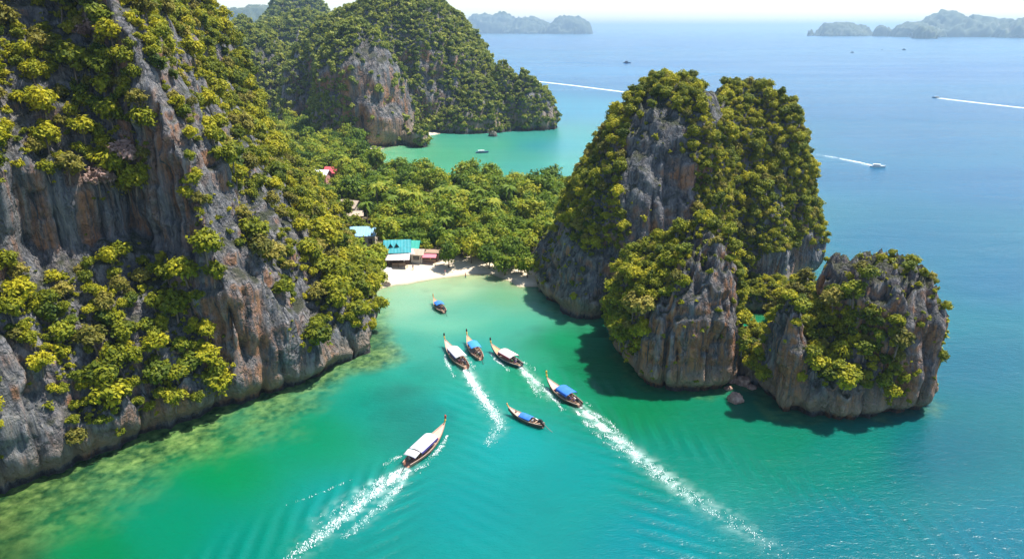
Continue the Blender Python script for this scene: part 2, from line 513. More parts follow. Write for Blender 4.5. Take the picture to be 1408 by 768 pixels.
# islands on the horizon
def island(rowsets, voxel, unit, label, seed):
    bm = bmesh.new()
    for r in rowsets:
        tower(bm, r, 2.2, 40, -8)
    return karst('island', bm, voxel, unit, 'isle', 1, 0.3, 0.8, seed, label, 'island')
k = NT('far island forest')
c_ = k.ramp(k.noise(k.pos((1, 1, 0.5)), 0.02, 6, 0.6), [(0.3, (0.025, 0.045, 0.02)), (0.6, (0.075, 0.095, 0.04)), (0.75, (0.22, 0.2, 0.17))])
k.l(c_, k.b.inputs['Base Color']); k.b.inputs['Roughness'].default_value = 0.9
M['isle'] = k.m
FARS = []
FARS.append(island([rows(8200, (44, 625, 720, 300), (33, 640, 712, 250), (25, 648, 700, 180), (22, 660, 690, 90)),
        rows(7900, (44, 690, 765, 250), (32, 712, 750, 150), (26, 722, 742, 60)), rows(7600, (45, 742, 812, 260), (36, 758, 808, 200), (29, 768, 798, 90), (27.5, 776, 792, 40))], 16, 24, 'long pale island on the horizon beyond the dome hill', 1.0))
FARS.append(island([rows(5600, (49, 1118, 1190, 200), (42, 1126, 1180, 160), (36, 1135, 1165, 90)), rows(5500, (49, 1107, 1122, 60), (44, 1109, 1119, 40), (41, 1112, 1117, 20)),
        rows(5600, (49, 1170, 1199, 120), (40, 1176, 1194, 80), (37, 1180, 1190, 40)), rows(5700, (49, 1145, 1180, 100), (38, 1155, 1176, 70), (34.5, 1164, 1174, 30))], 12, 18, 'low island with a small knob at one end, beside the pair of islet humps', 2.0))
FARS.append(island([rows(5300, (51, 1201, 1217, 60), (44, 1204, 1215, 45), (41, 1207, 1213, 20)), rows(5300, (51, 1212, 1229, 60), (44, 1215, 1226, 45), (41.5, 1219, 1224, 20))], 9, 14, 'small two-humped islet between the low island and the broad massif', 3.0))
FARS.append(island([rows(5000, (51, 1234, 1290, 250), (42, 1240, 1280, 200), (36, 1250, 1275, 120)), rows(5200, (51, 1262, 1345, 300), (36, 1275, 1335, 220), (29, 1284, 1318, 150), (22, 1294, 1308, 60)),
        rows(5100, (51, 1310, 1380, 300), (37, 1318, 1366, 200), (29, 1332, 1352, 80)), rows(5000, (51, 1350, 1420, 300), (40, 1358, 1410, 200), (31, 1372, 1388, 80))], 14, 20, 'broad mountainous island massif on the horizon', 4.0))
FARS.append(island([rows(4250, (54.5, 1258, 1289, 110), (47, 1261, 1286, 90), (42, 1266, 1281, 60), (40.5, 1271, 1277, 25))], 9, 14, 'single dark dome islet in front of the broad island massif', 5.0))
FARS.append(island([rows(4600, (53, 1372, 1440, 250), (40, 1382, 1440, 200), (32, 1396, 1440, 120), (28, 1406, 1440, 60))], 12, 18, 'steep island cut off by the edge of the view', 6.0))
FARS.append(island([rows(3800, (53, 270, 400, 300), (32, 282, 388, 240), (21, 322, 376, 160), (14, 340, 362, 60)), rows(3900, (52, 260, 330, 300), (28, 285, 322, 150), (19, 296, 312, 60))], 14, 20, 'pale blue mountain far behind the wooded ridge', 7.0))

# ------------------------------------------------------------------ low land between the two bays
shore = [g2(512, 402), g2(526, 397), g2(545, 392), g2(575, 388), g2(610, 383), g2(645, 379.5), g2(675, 379), g2(700, 386), (2, 158), (30, 160), (40, 195), (27, 225), (20, 262), (0, 266), (-20, 270), (-45, 285),
         (-60, 306), (-72, 335), (-74, 352), (-69, 360), (-66, 372), (-58, 395), (-40, 420), (-20, 450), (-10, 480), (-10, 520), (-10, 620), (-100, 1000), (-700, 1200), (-700, 300), (-200, 230), (-90, 160), (-50, 135), (-38, 146)]
GX, GY = np.meshgrid(np.arange(-260, 60, 1.25), np.arange(130, 520, 1.25))
sdv = sdf_poly(GX, GY, shore)
pz = np.stack([GX.ravel(), GY.ravel(), 0 * GX.ravel()], 1)
wob = fbm(pz / 11.0, 3).reshape(GX.shape) * 2.2
sdw = sdv + wob
gz = np.where(sdw > 0, 2.2 * (1 - np.exp(-sdw / 10.0)), np.maximum(sdw * 0.16, -3.0)) + fbm(pz / 3.0 + 40, 2).reshape(GX.shape) * 0.12 * (sdw > 1)
me = mesh_np('land', np.stack([GX.ravel(), GY.ravel(), gz.ravel()], 1), grid_faces(*GX.shape))
ca = me.attributes.new('inland', 'FLOAT', 'POINT')
ca.data.foreach_set('value', sdw.ravel().astype(np.float32))
k = NT('sand and forest floor')
a_ = k.n('Attribute', attribute_name='inland')
nz_ = k.noise(k.pos(), 0.35, 5, 0.65)
f_ = k.math('ADD', a_.outputs['Fac'], k.math('MULTIPLY', k.math('SUBTRACT', nz_, 0.5), 9.0))
sandc = k.ramp(k.noise(k.pos(), 1.4, 6, 0.7), [(0.3, (0.56, 0.46, 0.33)), (0.7, (0.72, 0.62, 0.47))])
floor_c = k.ramp(k.noise(k.pos(), 0.8, 5, 0.7), [(0.3, (0.05, 0.055, 0.02)), (0.6, (0.13, 0.10, 0.06)), (0.8, (0.26, 0.2, 0.13))])
wetm = k.ramp(k.math('DIVIDE', a_.outputs['Fac'], 10.0), [(0.0, 1.0), (0.12, 0.0)])
sandc = k.mix(wetm, sandc, (0.42, 0.36, 0.24))
k.l(k.mix(k.ramp(k.math('DIVIDE', f_, 20.0), [(0.42, 0.0), (0.60, 1.0)]), sandc, floor_c), k.b.inputs['Base Color'])
k.b.inputs['Roughness'].default_value = 0.95
LAND = link('land', me, k.m, smooth=True)
tag(LAND, 'sandy beach and dark forest floor between the two bays', 'land', None, 'structure')
def land_h(x, y):
    j = min(max(int((x + 260) / 1.25), 0), GX.shape[1] - 1)
    i = min(max(int((y - 130) / 1.25), 0), GX.shape[0] - 1)
    return float(gz[i, j]), float(sdw[i, j])

# ------------------------------------------------------------------ sea
def srgb(r, g, b):
    f = lambda v: ((v / 255 + 0.055) / 1.055) ** 2.4 if v > 10 else v / 255 / 12.92
    return np.array([f(r), f(g), f(b)])
yr = np.concatenate([np.geomspace(34, 420, 900), np.geomspace(425, 42000, 260)])
xr = np.linspace(-1.25, 1.25, 760)
SX = yr[:, None] * xr[None, :]
SY = np.repeat(yr[:, None], len(xr), 1)
# distance to the nearest rock at the waterline on a coarse map
kd_pts = []
for o in ROCKS[:9]:
    V, _ = get_vn(o.data)
    w = V[(np.abs(V[:, 2]) < 0.8)]
    kd_pts.append(w[::3, :2])
kd_pts = np.concatenate(kd_pts)
kd = KDTree(len(kd_pts))
for i, p in enumerate(kd_pts): kd.insert((p[0], p[1], 0), i)
kd.balance()
mx_, my_ = np.arange(-140, 160, 2.5), np.arange(34, 470, 2.5)
dm = np.array([[kd.find((x, y, 0))[2] for x in mx_] for y in my_])
def bil(A, X, Y, x0, y0, st):
    fx = np.clip((X - x0) / st, 0, A.shape[1] - 1.001); fy = np.clip((Y - y0) / st, 0, A.shape[0] - 1.001)
    i, j = fy.astype(int), fx.astype(int)
    u, v = fx - j, fy - i
    return (A[i, j] * (1 - u) + A[i, j + 1] * u) * (1 - v) + (A[i + 1, j] * (1 - u) + A[i + 1, j + 1] * u) * v
rockd = bil(dm, SX, SY, -140, 34, 2.5)
landd = np.maximum(-sdf_poly(SX, SY, shore), 0)
# colour of the water over sand, reef and deep channel
WP = [(0, 760, 40, 120, 70), (110, 745, 0, 140, 85), (300, 640, 0, 150, 90), (230, 720, 0, 148, 110), (430, 600, 0, 150, 105), (330, 760, 0, 150, 130), (480, 700, 0, 158, 150), (650, 700, 0, 160, 158), (900, 740, 0, 150, 158), (1150, 740, 0, 128, 140), (1380, 750, 0, 122, 142),
      (520, 560, 0, 150, 128), (560, 520, 20, 165, 140), (620, 560, 0, 165, 152), (700, 620, 0, 165, 162), (800, 650, 0, 156, 152), (950, 640, 0, 140, 120), (880, 560, 0, 135, 85), (1000, 580, 0, 135, 100), (1150, 620, 0, 135, 120), (1080, 600, 0, 135, 105), (820, 500, 0, 140, 85), (760, 470, 0, 148, 95), (740, 520, 0, 155, 110),
      (600, 440, 110, 198, 166), (660, 430, 96, 192, 160), (560, 420, 155, 215, 175), (620, 395, 178, 224, 180), (690, 410, 105, 185, 140), (560, 470, 60, 170, 145), (650, 480, 35, 170, 155), (700, 450, 60, 175, 145),
      (1290, 620, 0, 112, 126), (1340, 500, 0, 112, 134), (1250, 330, 0, 112, 145), (1390, 380, 0, 112, 146), (1180, 420, 0, 120, 140), (1200, 240, 6, 108, 150), (1380, 250, 4, 104, 150), (1000, 90, 14, 102, 160), (1300, 100, 12, 98, 160), (800, 60, 18, 104, 165), (850, 100, 28, 126, 180), (780, 150, 40, 150, 180),
      (600, 215, 90, 190, 145), (545, 215, 120, 205, 155), (680, 200, 80, 185, 150), (640, 235, 95, 195, 150), (740, 200, 55, 165, 170), (720, 230, 70, 180, 160), (1044, 437, 0, 150, 105), (1000, 130, 8, 102, 156), (1180, 150, 5, 102, 152), (1380, 150, 4, 98, 150), (900, 110, 12, 106, 160), (1250, 190, 5, 104, 150)]
wpix = np.array([[G(a, b).x, G(a, b).y] for a, b, *_ in WP])
wcol = np.array([srgb(*c[2:]) for c in WP])
def wcoord(x, y): return np.stack([x / y * 2.2, np.log(y) * 2.2], -1)
wq = wcoord(wpix[:, 0], wpix[:, 1])
q = wcoord(SX.ravel(), SY.ravel())
num = np.zeros((len(q), 3)); den = np.zeros(len(q))
for p, c in zip(wq, wcol):
    d2 = ((q - p) ** 2).sum(1)
    w = 1.0 / (d2 + 0.004) ** 1.6
    num += w[:, None] * c; den += w
wc = num / den[:, None]
sx_, sy_ = SX.ravel(), SY.ravel()
pw = np.stack([sx_, sy_, np.zeros_like(sx_)], 1)
n1, n2 = fbm(pw / 9.0, 4), fbm(pw / 2.2 + 50, 4, 0.6)
near = sy_ < 460
# reef shelf under the big cliff, and thin shelves round the stacks
lw = np.clip((-8 - sx_) / 14, 0, 1) * np.clip((150 - sy_) / 30, 0, 1)
rd = rockd.ravel() + n1 * 5.0
wreef = 2.5 + lw * (6.0 + 8.0 * np.clip((104 - sy_) / 22, 0, 1))
reef = np.clip(1.15 - rd / wreef, 0, 1) * near
reef = reef * reef * (3 - 2 * reef) * (0.35 + 0.65 * lw)
reefc = srgb(112, 134, 72)[None, :] * np.clip(1 + 1.3 * n2[:, None] + 1.0 * fbm(pw / 0.9 + 70, 2)[:, None], 0.2, 2)
wc = wc * (1 - 0.75 * reef[:, None]) + reefc * 0.75 * reef[:, None]
# sand showing through near the beaches
ld = landd.ravel() + n1 * 2.5
sh = np.exp(-np.maximum(ld, 0) / 5.0) * (sy_ < 380) * (rd > 2)
wc = wc * (1 - 0.6 * sh[:, None]) + srgb(205, 220, 160)[None, :] * 0.6 * sh[:, None]
# soft dark weed patches
pat = np.clip(fbm(pw / 16 + 9, 4) - 0.12, 0, 1) * np.clip((150 - sy_ - 1.2 * sx_) / 30 + (sy_ > 128) * 1.0, 0, 1) * (sx_ < 20) * (sy_ < 420) * np.clip(1.3 - np.minimum(landd.ravel(), rockd.ravel()) / 40, 0, 1)
wc = np.clip(wc * (1 - 0.85 * pat[:, None]), 0, 1)
BOATS = dict(a=((562, 640), (608, 596)), b=((640, 506), (614, 478)), c=((660, 494), (644, 472)), d=((714, 504), (679, 484)), e=((795, 558), (756, 532)), f=((744, 587), (704, 570)), g=((610, 430), (598, 418)))
WATER_GAIN = 0.46
wc = wc * WATER_GAIN
# water whitened by the air churned in along each wake
def churn(path, w0, w1, amt):
    pts = [G(*q_) for q_ in path]
    best = np.full(len(sx_), 1e9); along = np.zeros(len(sx_))
    tot = sum((b - a).length for a, b in zip(pts[:-1], pts[1:])); acc = 0.0
    for a, b in zip(pts[:-1], pts[1:]):
        L_ = (b - a).length
        ex, ey = (b.x - a.x) / L_, (b.y - a.y) / L_
        t_ = np.clip((sx_ - a.x) * ex + (sy_ - a.y) * ey, 0, L_)
        d_ = np.hypot(sx_ - a.x - ex * t_, sy_ - a.y - ey * t_)
        m_ = d_ < best
        along = np.where(m_, (acc + t_) / tot, along); best = np.minimum(best, d_)
        acc += L_
    w = w0 + (w1 - w0) * along
    lace = 0.55 + 0.9 * np.clip(vn(pw / 0.8 + 3) + 0.5 * vn(pw / 0.35), -0.5, 1)
    return amt * np.exp(-(best / w) ** 2) * (1 - along) ** 0.8 * np.clip(lace, 0, 1.4)
ch_ = churn([(562, 642), (500, 690), (440, 735), (396, 770)], 1.0, 1.7, .72)
ch_ = np.maximum(ch_, churn([(558, 644), (520, 660), (470, 690), (420, 725)], .7, 1.2, .45))
ch_ = np.maximum(ch_, churn([(563, 646), (545, 672), (510, 708), (470, 742)], .7, 1.2, .45))
ch_ = np.maximum(ch_, churn([(640, 506), (662, 545), (682, 572), (688, 585), (670, 612)], 0.9, 1.4, .72))
ch_ = np.maximum(ch_, churn([(715, 505), (748, 536), (775, 556)], .8, 1.3, .7))
ch_ = np.maximum(ch_, churn([(796, 559), (850, 606), (950, 682), (1090, 768)], 1.0, 2.0, .72))
ch_ = np.maximum(ch_, churn([(1206, 229), (1150, 217), (1112, 211)], 2.0, 2.5, .6))
ch_ = np.clip(ch_, 0, 0.9)[:, None]
wc = wc * (1 - ch_) + np.array([0.42, 0.58, 0.55])[None, :] * ch_
SZ = np.zeros_like(sx_)
# boats: stern and bow at the waterline
def wake_waves(key, amp, lam=2.3, reach=70):
    s = G(*BOATS[key][0]); b = G(*BOATS[key][1])
    d = (s - b); d.normalize()
    al = (sx_ - b.x) * d.x + (sy_ - b.y) * d.y
    la = np.abs(-(sx_ - b.x) * d.y + (sy_ - b.y) * d.x)
    ang = la - al * 0.33
    env = np.exp(-((ang + 2) / (2.2 + 0.06 * np.clip(al, 0, None))) ** 2) * np.clip(al / 6, 0, 1) * np.clip(1.2 - al / reach, 0, 1)
    return amp * env * np.sin(2 * math.pi * (la * 0.86 + al * 0.5) / lam + n1 * 1.5)
for key, am in (('a', 0.11), ('b', 0.05), ('d', 0.055), ('e', 0.12)):
    SZ += wake_waves(key, am)
SZ += 0.05 * n1 * (sy_ < 200)
me = mesh_np('sea', np.stack([sx_, sy_, SZ], 1), grid_faces(*SX.shape))
ca = me.color_attributes.new('water', 'FLOAT_COLOR', 'POINT')
ca.data.foreach_set('color', np.concatenate([wc, reef[:, None]], 1).astype(np.float32).ravel())
k = NT('sea water')
a_ = k.n('Attribute', attribute_name='water')
wind = k.noise(k.pos((0.25, 1.0, 1)), 0.012, 5, 0.6, 0.6)
mp_ = k.n('Mapping'); mp_.inputs['Rotation'].default_value = (0, 0, R(14)); mp_.inputs['Scale'].default_value = (0.0022, 0.016, 1)
tc_ = k.n('TexCoord'); k.l(tc_.outputs['Object'], mp_.inputs['Vector'])
coral = k.noise(k.pos(), 0.85, 7, 0.72, 0.4)
cor_c = k.ramp(coral, [(0.36, (0.38, 0.52, 0.42)), (0.47, (0.8, 0.9, 0.8)), (0.54, (1.05, 1.05, 1.0)), (0.62, (1.45, 1.3, 1.25))])
tint_ = k.mix(k.math('MULTIPLY', a_.outputs['Alpha'], 0.9), a_.outputs['Color'], k.mix(1.0, a_.outputs['Color'], cor_c, 'MULTIPLY'))
slick = k.noise(mp_.outputs[0], 1.0, 6, 0.62, 0.9)
k.l(k.mix(k.ramp(slick, [(0.36, 0.0), (0.5, 0.16), (0.66, 0.55)]), tint_, k.mix(1.0, tint_, (1.7, 1.32, 1.22), 'MULTIPLY')), k.b.inputs['Base Color'])
k.b.inputs['IOR'].default_value = 1.33
k.l(k.math('MULTIPLY', k.math('SUBTRACT', 1.0, a_.outputs['Alpha']), 0.85), k.b.inputs['Subsurface Weight'])
k.b.inputs['Subsurface Radius'].default_value = (0.6, 1.6, 1.5)
k.b.inputs['Subsurface Scale'].default_value = 3.0
k.l(k.math('ADD', 0.17, k.math('MULTIPLY', wind, 0.14)), k.b.inputs['Roughness'])
w1 = k.noise(k.pos((1.0, 2.2, 1)), 0.55, 4, 0.6, 0.5)
w2 = k.noise(k.pos((1.6, 3.0, 1), (4, 9, 0)), 1.3, 3, 0.6, 0.3)
w3 = k.noise(k.pos((0.35, 1.0, 1), (9, 2, 0)), 0.10, 4, 0.6, 0.5)
hh = k.math('ADD', k.math('MULTIPLY', w1, 0.5), k.math('ADD', k.math('MULTIPLY', w2, 0.22), k.math('MULTIPLY', w3, 1.5)))
k.l(k.bump(hh, 0.36, 0.6), k.b.inputs['Normal'])
SEA = link('sea', me, k.m, smooth=True)
tag(SEA, 'clear emerald and turquoise sea turning blue towards the horizon', 'sea', None, 'structure')

# ------------------------------------------------------------------ vegetation
def tube(pts, rad, n=6):
    """tapered tube along points -> (verts, quads)"""
    pts = [Vector(p) for p in pts]
    V, Fc = [], []
    for i, p in enumerate(pts):
        d = (pts[min(i + 1, len(pts) - 1)] - pts[max(i - 1, 0)]).normalized()
        a = d.orthogonal().normalized(); b = d.cross(a)
        for k in range(n):
            t = 2 * math.pi * k / n
            V.append(p + (a * math.cos(t) + b * math.sin(t)) * rad[i])
    for i in range(len(pts) - 1):
        for k in range(n):
            Fc.append((i * n + k, i * n + (k + 1) % n, (i + 1) * n + (k + 1) % n, (i + 1) * n + k))
    return V, Fc
def join_parts(parts):
    V, Fc = [], []
    for v, f in parts:
        o = len(V)
        V += v
        Fc += [tuple(i + o for i in q_) for q_ in f]
    return V, Fc
def crown_mesh(name, seed, lobes, nleaf, size, mat, up_bias=0.25, shell=0.45):
    r = np.random.default_rng(seed)
    L_ = np.array(lobes, float)
    ar = (L_[:, 3] * L_[:, 4] + L_[:, 3] * L_[:, 5]) ** 1.0
    li = r.choice(len(L_), nleaf, p=ar / ar.sum())
    d = r.normal(size=(nleaf, 3)); d[:, 2] += up_bias
    d /= np.linalg.norm(d, axis=1)[:, None]
    rr = 1 - shell * r.random(nleaf) ** 1.7
    # ragged outline: the lobes' radius is itself noisy
    rr *= 0.92 + 0.58 * vn(d * 3.4 + L_[li, :3] * 7 + seed * 3.1)
    c = L_[li, :3] + d * L_[li, 3:6] * rr[:, None]
    nrm = d * 0.8 + r.normal(size=(nleaf, 3)) * 0.42 + np.array([0, 0, 0.5])
    nrm /= np.linalg.norm(nrm, axis=1)[:, None]
    t1 = np.cross(nrm, r.normal(size=(nleaf, 3))); t1 /= np.linalg.norm(t1, axis=1)[:, None]
    t2 = np.cross(nrm, t1)
    s = size * (0.55 + 0.9 * r.random(nleaf))[:, None]
    q_ = np.stack([c - t1 * s, c - t2 * s * 0.55, c + t1 * s, c + t2 * s * 0.55], 1).reshape(-1, 3)
    me = mesh_np(name, q_, np.arange(nleaf * 4).reshape(-1, 4))
    lt = r.random(len(L_))
    ti = np.clip(0.62 * lt[li] + 0.38 * r.random(nleaf) + 0.18 * vn(c * 2.2 + 5), 0, 1)
    a = me.attributes.new('tint', 'FLOAT', 'FACE')
    a.data.foreach_set('value', ti.astype(np.float32))
    me.materials.append(mat)
    return me
def blob_lobes(seed, n, flat=0.75, spread=0.62, zc=1.15):
    r = random.Random(seed)
    out = []
    for i in range(n):
        a = 2 * math.pi * (i + r.random() * 0.7) / n * (1 if i else 0)
        q_ = spread * (0.55 + 0.5 * r.random()) if i else 0.0
        s = (0.32 + 0.24 * r.random()) * (1.15 if i == 0 else 1)
        out.append((q_ * math.cos(a), q_ * math.sin(a), zc + (r.random() - 0.4) * 0.55 * (1 if i else 0.5) + (0.22 if i == 0 else 0), s, s * (0.85 + 0.3 * r.random()), s * flat))
    return out
def trunk_mesh(name, seed, top=1.05, rad=0.055):
    r = random.Random(seed)
    bend = (r.uniform(-.12, .12), r.uniform(-.12, .12))
    parts = [tube([(0, 0, -0.45), (bend[0] * .3, bend[1] * .3, 0.25), (bend[0], bend[1], 0.62 * top), (bend[0] * 1.3, bend[1] * 1.3, top)], [rad * 1.35, rad, rad * .8, rad * .45])]
    for i in range(4):
        a = i * 1.6 + r.random()
        z = (0.42 + 0.1 * i) * top
        parts.append(tube([(bend[0] * z, bend[1] * z, z), (0.25 * math.cos(a), 0.25 * math.sin(a), z + 0.22), (0.5 * math.cos(a), 0.5 * math.sin(a), z + 0.40)], [rad * .6, rad * .42, rad * .2], 5))
    V, Fc = join_parts(parts)
    me = mesh_np(name, [tuple(v) for v in V], Fc)
    me.materials.append(M['bark'])
    return me
CLIFF_CROWNS = [crown_mesh('cliff tree crown', 100 + i, blob_lobes(i + 3, 9 + i % 3, 0.85, 0.66, 1.0) + [(0.15, 0.1, 1.55, .42, .42, .36), (-.3, .1, .62, .42, .42, .34)], 1250, 0.135, M[('leaf_cliff', 'leaf_cliff', 'leaf_olive', 'leaf_cliff', 'leaf_deep', 'leaf_cliff')[i]], 0.25, 0.6) for i in range(6)]
CLIFF_TRUNKS = [trunk_mesh('cliff tree trunk', 30 + i, 0.95) for i in range(3)]
LOW_CROWNS = [crown_mesh('lowland tree crown', 200 + i, blob_lobes(i + 23, 9 + i % 3, 0.80, 0.64, 1.30) + [(0, 0, 1.0, .7, .7, .5)], 1500, 0.115, M['leaf_low']) for i in range(5)]
LOW_TRUNKS = [trunk_mesh('lowland tree trunk', 50 + i, 1.2) for i in range(3)]
CON_CROWNS = [crown_mesh('conifer crown', 300 + i, [(0, 0, 0.45 + 0.36 * j, .52 - .085 * j, .52 - .085 * j, .36) for j in range(6)], 900, 0.085, M['leaf_dark']) for i in range(2)]
FAR_CROWNS = [crown_mesh('far tree crown', 400 + i, blob_lobes(i + 43, 5, 0.8, 0.5, 0.75), 190, 0.26, M['leaf_hazed']) for i in range(4)]
SHRUB = [crown_mesh('shrub', 500 + i, blob_lobes(i + 63, 4, 0.75, 0.5, 0.5), 130, 0.24, M['leaf_cliff']) for i in range(3)]
ODD_CROWN = crown_mesh('blossom crown', 601, blob_lobes(5, 7, 0.72, 0.66, 1.0), 820, 0.16, M['leaf_brown'])

# where the photo shows bare rock on each face: outline in survey pixels and how much still grows there
BARE = {
 CLIFF.name: [([(0, 243), (50, 238), (100, 268), (150, 285), (200, 262), (225, 200), (245, 260), (262, 310), (285, 350), (265, 365), (235, 345), (180, 330), (110, 378), (60, 368), (0, 352)], 0.02),
              ([(175, 90), (205, 85), (232, 140), (258, 205), (255, 260), (275, 330), (300, 400), (332, 425), (350, 540), (318, 562), (305, 500), (265, 380), (228, 290), (205, 205)], 0.10),
              ([(325, 425), (385, 440), (440, 520), (400, 552), (335, 575)], 0.04), ([(0, 440), (45, 500), (85, 560), (100, 640), (60, 670), (0, 690)], 0.10),
              ([(85, 632), (160, 600), (250, 572), (330, 556), (420, 515), (450, 440), (525, 462), (528, 500), (330, 590), (100, 665), (0, 695), (0, 650)], 0.02),
              ([(205, 50), (330, 50), (405, 250), (470, 390), (440, 470), (350, 430), (300, 340), (250, 200)], 0.48),
              ([(335, 345), (385, 400), (370, 440), (330, 430), (295, 380)], 0.05)],
 KBIG.name: [([(868, 165), (885, 135), (912, 140), (945, 170), (955, 240), (958, 312), (905, 335), (872, 325), (850, 272), (858, 205)], 0.05),
             ([(718, 335), (770, 300), (800, 345), (850, 340), (850, 458), (715, 415)], 0.10), ([(1045, 352), (1140, 335), (1140, 392), (1030, 392)], 0.03),
             ([(960, 108), (985, 108), (1000, 150), (985, 180)], 0.15), ([(860, 320), (900, 330), (880, 360), (850, 345)], 0.1)],
 KSTACK.name: [([(885, 440), (905, 415), (950, 395), (1014, 380), (1016, 525), (985, 545), (930, 545), (856, 522), (850, 500), (880, 485)], 0.015), ([(920, 350), (955, 315), (995, 320), (1008, 392), (950, 395)], 0.16), ([(985, 330), (1012, 330), (1014, 400), (995, 400)], 0.5)],
 KRIGHT.name: [([(1112, 400), (1165, 320), (1370, 320), (1370, 590), (1210, 590), (1240, 520), (1240, 440), (1180, 405)], 0.13), ([(1040, 530), (1110, 522), (1215, 535), (1222, 590), (1040, 575)], 0.02),
               ([(1046, 480), (1080, 415), (1116, 438), (1108, 505), (1060, 530)], 0.10), ([(1110, 440), (1125, 505), (1110, 560), (1050, 560), (1060, 500)], 0.12)],
 HMAIN.name: [([(470, 88), (500, 56), (540, 72), (566, 130), (572, 206), (520, 206), (488, 165)], 0.02), ([(575, 80), (598, 75), (625, 140), (585, 145)], 0.1), ([(396, 115), (420, 105), (425, 150), (400, 150)], 0.1), ([(436, 95), (452, 90), (452, 125), (438, 125)], 0.15), ([(740, 140), (770, 140), (772, 182), (742, 182)], 0.25)],
}
LUSH = {
 CLIFF.name: [[(60, 420), (110, 372), (185, 345), (260, 380), (300, 430), (308, 545), (250, 568), (110, 590), (85, 500)], [(0, 0), (165, 0), (185, 95), (212, 190), (200, 250), (140, 268), (60, 232), (0, 235)],
              [(300, 0), (345, 60), (410, 250), (520, 400), (525, 465), (455, 430), (415, 330), (360, 200), (290, 60), (250, 0)], [(0, 360), (50, 380), (60, 480), (30, 480), (0, 430)]],
 KRIGHT.name: [[(1108, 445), (1148, 398), (1232, 440), (1242, 530), (1180, 540), (1115, 515)]],
 KSTACK.name: [[(835, 400), (895, 345), (945, 352), (902, 410), (882, 480), (836, 465)]],
}
def lush(o, P, N):
    px, py, dep = topix(P)
    m = np.zeros(len(P), bool)
    for poly in LUSH.get(o.name, []): m |= in_poly(px, py, poly)
    return m & (((np.array([0, 0, CAM_H]) - P) * N).sum(1) > 0)
def surf_samples(o, n, seed):
    me = o.data
    me.calc_loop_triangles()
    T = np.empty(len(me.loop_triangles) * 3, np.int32); me.loop_triangles.foreach_get('vertices', T)
    T = T.reshape(-1, 3)
    V, N = get_vn(me)
    a, b, c = V[T[:, 0]], V[T[:, 1]], V[T[:, 2]]
    ar = np.linalg.norm(np.cross(b - a, c - a), axis=1)
    r = np.random.default_rng(seed)
    ti = r.choice(len(T), n, p=ar / ar.sum())
    u, v = r.random(n), r.random(n)
    fl = u + v > 1
    u[fl], v[fl] = 1 - u[fl], 1 - v[fl]
    P = a[ti] + (b - a)[ti] * u[:, None] + (c - a)[ti] * v[:, None]
    Nn = N[T[ti, 0]] + N[T[ti, 1]] + N[T[ti, 2]]
    Nn /= np.linalg.norm(Nn, axis=1)[:, None] + 1e-9
    return P, Nn
def density(o, P, N, lift=0.0):
    d = np.clip(1.0 + 2.2 * np.minimum(N[:, 2], 0.1), 0.04, 1.0) * np.clip(0.85 + 1.1 * fbm(P / 6.5, 2), 0.2, 1.4)
    px, py, dep = topix(P + np.array([0, 0, lift]) + N * np.array([lift, lift, 0]) * 0.4)
    tv = np.array([0, 0, CAM_H]) - P
    face = (tv * N).sum(1) / np.linalg.norm(tv, axis=1) > (-2 if o.name == KRIGHT.name else -0.55)
    for poly, m in BARE.get(o.name, []):
        ins = in_poly(px, py, poly) & face
        d = np.where(ins, np.minimum(d, 1.0) * m, d)
    return d
def darts(P, rad, keep, cell, tight=0.8):
    grid, out = {}, []
    for i in range(len(P)):
        if not keep[i]: continue
        x, y, z = P[i]
        key = (int(x // cell), int(y // cell), int(z // cell))
        ok = True
        for dx in (-1, 0, 1):
            for dy in (-1, 0, 1):
                for dz in (-1, 0, 1):
                    for j in grid.get((key[0] + dx, key[1] + dy, key[2] + dz), ()):
                        if (P[j][0] - x) ** 2 + (P[j][1] - y) ** 2 + (P[j][2] - z) ** 2 < (tight * (rad[i] + rad[j])) ** 2:
                            ok = False; break
                    if not ok: break
                if not ok: break
            if not ok: break
        if ok:
            grid.setdefault(key, []).append(i)
            out.append(i)
    return np.array(out, int)
